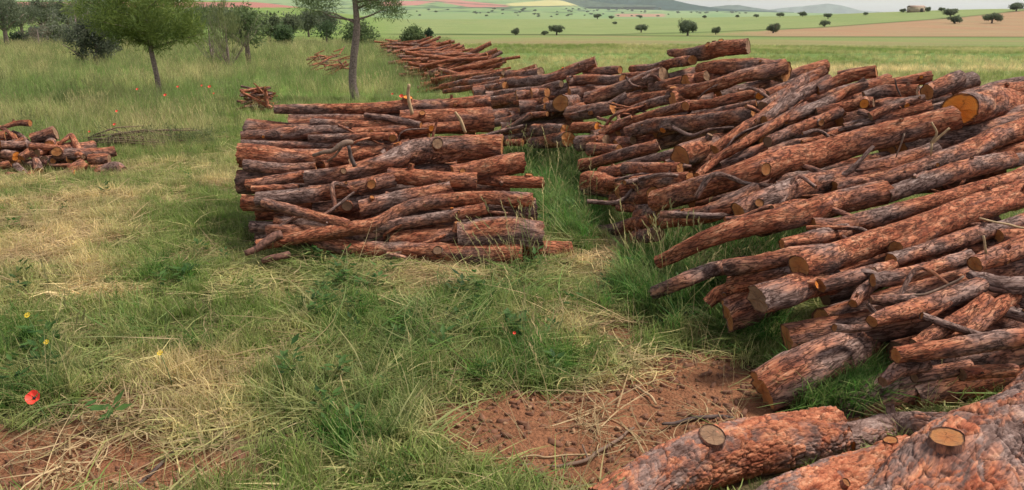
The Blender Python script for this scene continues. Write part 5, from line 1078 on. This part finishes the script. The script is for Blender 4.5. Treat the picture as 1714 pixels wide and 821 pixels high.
# wheat field beyond the heaps
x, y = spread(26000, 9, 60, g, power=.9, margin=1.25); px_, py_, _ = to_px(pts3(x, y)); m = keep_mask(x, y, .05, (px_ > 730) * sstep(8.5, 10, y)); x, y = x[m], y[m]
scatter('field_grass', pts3(x, y), g.uniform(.8, 1.8, len(x)), np.clip(fbm2(x, y * .3, 3.0, 84) - .35 + .6 * np.exp(-((to_px(pts3(x, y))[1] - 117) / 6) ** 2) * (to_px(pts3(x, y))[0] > 1230) + g.normal(0, .08, len(x)), 0, .8), T_short, g, tilt=.1)
# broad leaved weeds
def weed(g):
    V = []; F_ = []; bc = []; b0 = 0
    for k in range(14):
        a = g.uniform(0, 6.28); h = g.uniform(.02, .16); l = g.uniform(.03, .07); wd = l * g.uniform(.35, .6); d = np.array([math.cos(a), math.sin(a), g.uniform(-.1, .6)]); d /= np.linalg.norm(d); s_ = np.array([-math.sin(a), math.cos(a), 0]); p = np.array([0, 0, h]) + d * .015
        c = np.array([.03, .075, .018]) + (np.array([.09, .16, .04]) - np.array([.03, .075, .018])) * g.random()
        V += [p, p + d * l * .45 - s_ * wd / 2, p + d * l * .5 - np.array([0, 0, .12 * l]), p + d * l * .45 + s_ * wd / 2, p + d * l]; bc += [[*c, 1]] * 5; F_ += [[b0, b0 + 1, b0 + 2], [b0, b0 + 2, b0 + 3], [b0 + 1, b0 + 4, b0 + 2], [b0 + 2, b0 + 4, b0 + 3]]; b0 += 5
    return mesh('weed_tuft', V, [np.array(F_)], [M_LEAF], {'bc': np.array(bc)}, smooth=False)
x, y = spread(5000, 2.1, 9, g, power=.6); lu, so, st = cover(x, y); m = keep_mask(x, y, .12, np.clip(lu * .35 + .02 * (1 - so), 0, 1)); x, y = x[m], y[m]
scatter('weeds', pts3(x, y), g.uniform(.5, 1.2, len(x)), np.zeros(len(x)), [weed(g) for _ in range(5)], g, tilt=.15)
# bark chips and clods on the bare soil
M_CHIP = mat_plain('bark_chip', (.17, .075, .042), .5, 25); M_CHIP2 = mat_plain('pale_chip', (.28, .15, .08), .4, 25)
def chip(g, mt):
    n = 7; th = np.sort(g.uniform(0, 6.28, n)); r = g.uniform(.5, 1, n) * .017; s_ = g.uniform(.2, .6)
    top = np.stack([r * np.cos(th), r * np.sin(th) * s_, g.uniform(.002, .006, n)], -1); bot = top * c3(1.05, 1.05, 0) - c3(0, 0, .002)
    V = np.concatenate([top, bot, [[0, 0, .006]]]); j = np.arange(n); k = (j + 1) % n
    return mesh('chip', V, [np.stack([n + j, n + k, k, j], -1), np.stack([j, k, np.full(n, 2 * n)], -1)], [mt], smooth=False)
x, y = spread(24000, 2.1, 8, g, power=.6); lu, so, st = cover(x, y); m = keep_mask(x, y, .01, np.clip(so * .95 + .06 + .06 * st, 0, 1)); x, y = x[m], y[m]
scatter('bark_chips', pts3(x, y, .002), g.uniform(.3, 1.75, len(x)) ** 1.5, np.zeros(len(x)), [chip(g, M_CHIP if k < 5 else M_CHIP2) for k in range(6)], g, tilt=.25)
# ---------------------------------------------------------------- small things
M_RED = mat_plain('poppy_petal', (.80, .06, .035), .2, 60, .5); M_STEM = mat_plain('flower_stem', (.08, .13, .04), .3, 30); M_EYE = mat_plain('poppy_centre', (.02, .018, .02), .2, 60); M_YEL = mat_plain('yellow_petal', (.62, .42, .03), .15, 60, .5)
def petals(n, rad, cup, g, w=1.0):
    V = []; F_ = []; b0 = 0; m_, k_ = 5, 4
    for p in range(n):
        a0 = p * 2 * math.pi / n + g.uniform(-.15, .15)
        for i in range(k_ + 1):
            f = i / k_
            for j in range(m_ + 1):
                u = (j / m_ - .5) * 2; a = a0 + u * w * math.pi / n * (1.15 if n < 6 else .8) * (f ** .5 if f > 0 else 0); r = rad * f * (1 - .12 * u * u)
                V.append([r * math.cos(a), r * math.sin(a), cup * rad * f ** 1.6 + .07 * rad * math.sin(6 * u + p) * f])
        for i in range(k_):
            for j in range(m_): q = b0 + i * (m_ + 1) + j; F_.append([q, q + 1, q + m_ + 2, q + m_ + 1])
        b0 += (k_ + 1) * (m_ + 1)
    return V, F_
def flower(name, label, cat, px, py, dpx, h, mat, npet, group, eye=M_EYE, cup=.55, Y=None):
    """flower head seen at photo pixel; its stem goes down to the ground"""
    d = ray(px, py); t_ = (h - EYE[2]) / d[2]; hd = EYE + d * t_; base = hd.copy(); base[2] = float(land_z(hd[0], hd[1])); g = np.random.default_rng(int(px * 7 + py)); rad = dpx * to_px(hd)[2] / F_PX / 2
    root = empty(name, base); tag(root, label, cat, group); H = hd - base
    m = MB(); add_tube(m, [c3(.03, .02, -.01), c3(.02, .01, H[2] * .5), c3(0, 0, H[2])], [.0022, .002, .0018], 6); obj('stem', m.build('stem', [M_STEM]), root)
    V, F_ = petals(npet, rad, cup, g); V = np.array(V); a = .8; rx = np.array([[1, 0, 0], [0, math.cos(a), math.sin(a)], [0, -math.sin(a), math.cos(a)]]); 
    obj('petals', mesh('petals', V @ rx + H, [np.array(F_)], [mat]), root)
    m = MB(); add_tube(m, [H + c3(0, 0, 0), H + c3(0, -.3, .25) * rad * .7], [rad * .2, rad * .16], 10); obj('flower_centre', m.build('flower_centre', [eye]), root)
GP = 'red poppies in the grass'
for (px, py, d_, h, lab) in [(58, 667, 25, .17, 'big red poppy in the near grass at lower left'), (861, 558, 9, .16, 'small orange red poppy in the grass before the bare soil patch'), (196, 187, 8, .4, 'red poppy in the meadow edge just above the left branch heap'), (192, 209, 8, .34, 'red poppy lowest in the meadow, nearest the left branch heap'), (150, 221, 6, .3, 'faint tiny poppy beside the left branch heap'),
     (230, 150, 7, .42, 'red poppy left of the young pine trunk'), (277, 160, 9, .4, 'red poppy right at the foot of the young pine'), (298, 146, 7, .42, 'pale red poppy just right of the young pine foot'), (351, 146, 9, .42, 'red poppy furthest right in the meadow by a bright green patch'), (338, 144, 6, .42, 'small poppy beside the furthest right meadow poppy'), (358, 157, 5, .4, 'tiny poppy under the furthest right meadow poppy'), (672, 162, 12, .62, 'orange poppy behind the long back log of the middle stack'), (657, 158, 6, .6, 'faint poppy left of the orange one behind the middle stack')]:
    flower('poppy', lab, 'flower', px, py, d_ * (1 if d_ > 20 else .6), h, M_RED, 4, GP)
for (px, py, d_, h, lab) in [(46, 528, 10, .24, 'yellow flower on a tall stem at the left edge'), (78, 573, 9, .2, 'yellow flower low in grass right of the tall stemmed one'), (268, 591, 10, .22, 'orange yellow flower beside the trodden straw patch'), (1013, 337, 6, .22, 'yellow flower in the green gap below the rimmed log end'), (1005, 338, 5, .2, 'smaller yellow flower touching the one below the rimmed log end')]:
    flower('yellow_flower', lab, 'flower', px, py, d_, h, M_YEL, 8, 'small yellow flowers in the grass', eye=M_YEL, cup=.2)
M_STICK = mat_plain('dead_stick', (.16, .10, .07), .4, 40); M_PALE = mat_plain('pale_stick', (.36, .24, .13), .3, 30); M_DARK = mat_plain('dark_stick', (.075, .05, .042), .4, 30)
M_RBARK = mat_plain('stick_bark', (.13, .06, .042), .6, 60)
def twig(label, pts, depth, mt=M_STICK, name='stick', side=(), group='loose sticks on ground and logs'):
    """stick through photo points; depth None = lying on the ground"""
    a = np.array(pts, float)
    P = (ground_pt(a[:, 0], a[:, 1], .02) if depth is None else at(a[:, 0], a[:, 1], np.full(len(a), 0.0) + np.asarray(depth))); r = a[:, 2] * to_px(P)[2] / F_PX / 2
    Q, rr, _, _ = resample(P, r, .02); g = np.random.default_rng(int(a[0, 0] * 3 + a[0, 1])); Q = Q + (np.stack([vnoise(np.stack([np.arange(len(Q)) * .3, np.full(len(Q), k * 7.0), np.zeros(len(Q))], -1), int(a[0, 0])) for k in range(3)], -1) - .5) * .02
    m = MB(); add_tube(m, Q, rr, 7); org = Q[len(Q) // 2]
    for s_ in side:
        b = np.array(s_, float); Pb = ground_pt(b[:, 0], b[:, 1], .025) if depth is None else at(b[:, 0], b[:, 1], np.full(len(b), 0.0) + np.mean(depth)); add_tube(m, Pb, b[:, 2] * to_px(Pb)[2] / F_PX / 2, 6)
    me = m.build(name, [mt]); me.transform(__import__('mathutils').Matrix.Translation(-Vector(org))); o = obj(name, me, None, org); tag(o, label, 'stick', group)
twig('upright pale split stake rising from the top of the middle stack', [(683, 142, 5), (685, 165, 6), (689, 192, 6)], 6.35, M_PALE)
twig('pale splinter leaning on the right part of the middle stack top', [(762, 186, 4), (772, 204, 6), (779, 222, 5)], 6.0, M_PALE)
twig('bare grey branch reaching left over the peeled red log of the middle stack', [(525, 261, 6), (555, 252, 8), (580, 240, 10), (590, 240, 9)], [5.55, 5.55, 5.6, 5.65], M_STICK, side=[[(572, 247, 4), (560, 262, 4), (547, 271, 3)]])
twig('dark twig standing against the shaded grey log of the middle stack', [(581, 246, 6), (587, 262, 7), (594, 277, 7)], 5.5, M_DARK)
twig('broken crooked stick at the left foot of the middle stack', [(412, 425, 10), (440, 410, 14), (470, 392, 16)], [4.95, 5.0, 5.1], M_RBARK)
twig('reddish branch lying on the grass at the left foot of the middle stack', [(438, 437, 10), (460, 432, 12), (484, 426, 12)], [4.95, 4.95, 5.0], M_RBARK)
twig('thin dark twig fork on the mown grass at left', [(84, 497, 5), (95, 515, 6), (112, 524, 5), (128, 532, 4)], None, M_DARK, side=[[(95, 515, 4), (108, 500, 3)]])
twig('long slender stick lying in the trodden grass left of the lush patch', [(175, 520, 4), (205, 495, 5), (243, 470, 4)], None, M_STICK)
twig('dark stick in the dry straw at lower left', [(110, 705, 10), (150, 692, 12), (198, 682, 8)], None, M_STICK)
twig('straight stick pointing down through the straw at the bottom left', [(230, 812, 6), (265, 780, 7), (300, 752, 5)], None, M_DARK)
twig('reddish bark sliver in the grass below the middle stack', [(500, 580, 10), (530, 572, 14), (556, 560, 6)], None, M_STICK)
twig('long curved branch on the bare soil before the foreground logs', [(870, 775, 5), (950, 778, 7), (985, 770, 7), (1030, 740, 6), (1060, 715, 4)], None, M_STICK, side=[[(985, 770, 4), (975, 745, 3)]])
twig('straight pale straw on the bare soil', [(832, 768, 3), (900, 766, 4), (990, 762, 3)], None, M_PALE)
twig('dark twig at the top of the bare soil patch', [(1000, 577, 5), (1035, 580, 7), (1058, 584, 5)], None, M_DARK)
twig('dark stick just behind the sawn knob of the foreground log', [(1110, 712, 5), (1165, 702, 8), (1230, 700, 7)], None, M_DARK)
twig('bare pale stick crossing the bare soil diagonally', [(1060, 648, 5), (1085, 660, 5), (1100, 676, 4)], None, M_PALE)
twig('pale dead twig hanging below the bright orange sawn face', [(1562, 205, 3), (1566, 222, 4), (1560, 240, 5), (1590, 215, 4)], 4.75, M_PALE, side=[[(1560, 240, 4), (1558, 262, 3)]])
twig('thin dry twig across the big front log', [(1500, 262, 2), (1506, 240, 3), (1514, 225, 3)], 4.7, M_STICK)
twig('short black twig snag on the right ridge', [(1496, 132, 2), (1502, 150, 3), (1508, 165, 2)], 5.3, M_DARK)
twig('long dry stem lying over the dark brown log at right', [(1640, 365, 3), (1680, 375, 4), (1720, 382, 4)], 3.8, M_PALE)
twig('long thin black branch in the shaded hollow at right', [(1470, 508, 4), (1540, 492, 5), (1615, 463, 4)], 3.35, M_STICK)
twig('short grey stick propped by the broken bark log at right', [(1648, 396, 4), (1651, 410, 4), (1652, 424, 4)], 3.6, M_PALE)
# cut brush lying beside the left heap
bb = ground_pt(255, 248); root = empty('cut_brush', bb); tag(root, 'pile of cut brush with pale dry stems lying right of the left branch heap', 'brush')
g = np.random.default_rng(44); m = MB(); mc = MB()
for k in range(34):
    a = g.normal(.05, .16); p0 = c3(-.65 + g.uniform(-.15, .25), g.uniform(-.25, .2), .03 + .15 * g.random()); L = g.uniform(.5, 1.15); p1 = p0 + c3(math.cos(a) * L, math.sin(a) * L, g.uniform(-.05, .12)); p1[2] = max(p1[2], .02)
    add_tube(m, [p0, (p0 + p1) / 2 + g.normal(0, .03, 3) + c3(0, 0, .03), p1], [.011, .008, .004], 6)
obj('stems', m.build('stems', [M_STICK]), root)
n = 130; q = np.stack([g.normal(.15, .36, n), g.normal(0, .18, n), np.abs(g.normal(.08, .08, n))], -1); leaf_cloud(mc, q, np.full(n, .08), 26, .07, (c3(.06, .095, .03), c3(.20, .21, .09)), g, .12, .3)
obj('foliage', mc.build('foliage', [M_TREELEAF], False), root)

# ---------------------------------------------------------------- the air: thin haze round everything
hb = MB(); box(hb, (0, 0, 0), (1, 1, 1)); hm = bpy.data.materials.new('air_haze'); hm.use_nodes = True; t = hm.node_tree; t.nodes.clear()
hv = nd(t, 'ShaderNodeVolumePrincipled', {'Color': (.93, .96, 1.0, 1), 'Density': 4e-5, 'Anisotropy': 0.0}); ho = t.nodes.new('ShaderNodeOutputMaterial'); t.links.new(hv.outputs[0], ho.inputs['Volume'])
hz = obj('haze', hb.build('haze', [hm], False)); lo, hi = -79.0, 182.0
hz.location = (0, 7000, (lo + hi) / 2); hz.scale = (24000, 15400, hi - lo); tag(hz, kind='stuff')
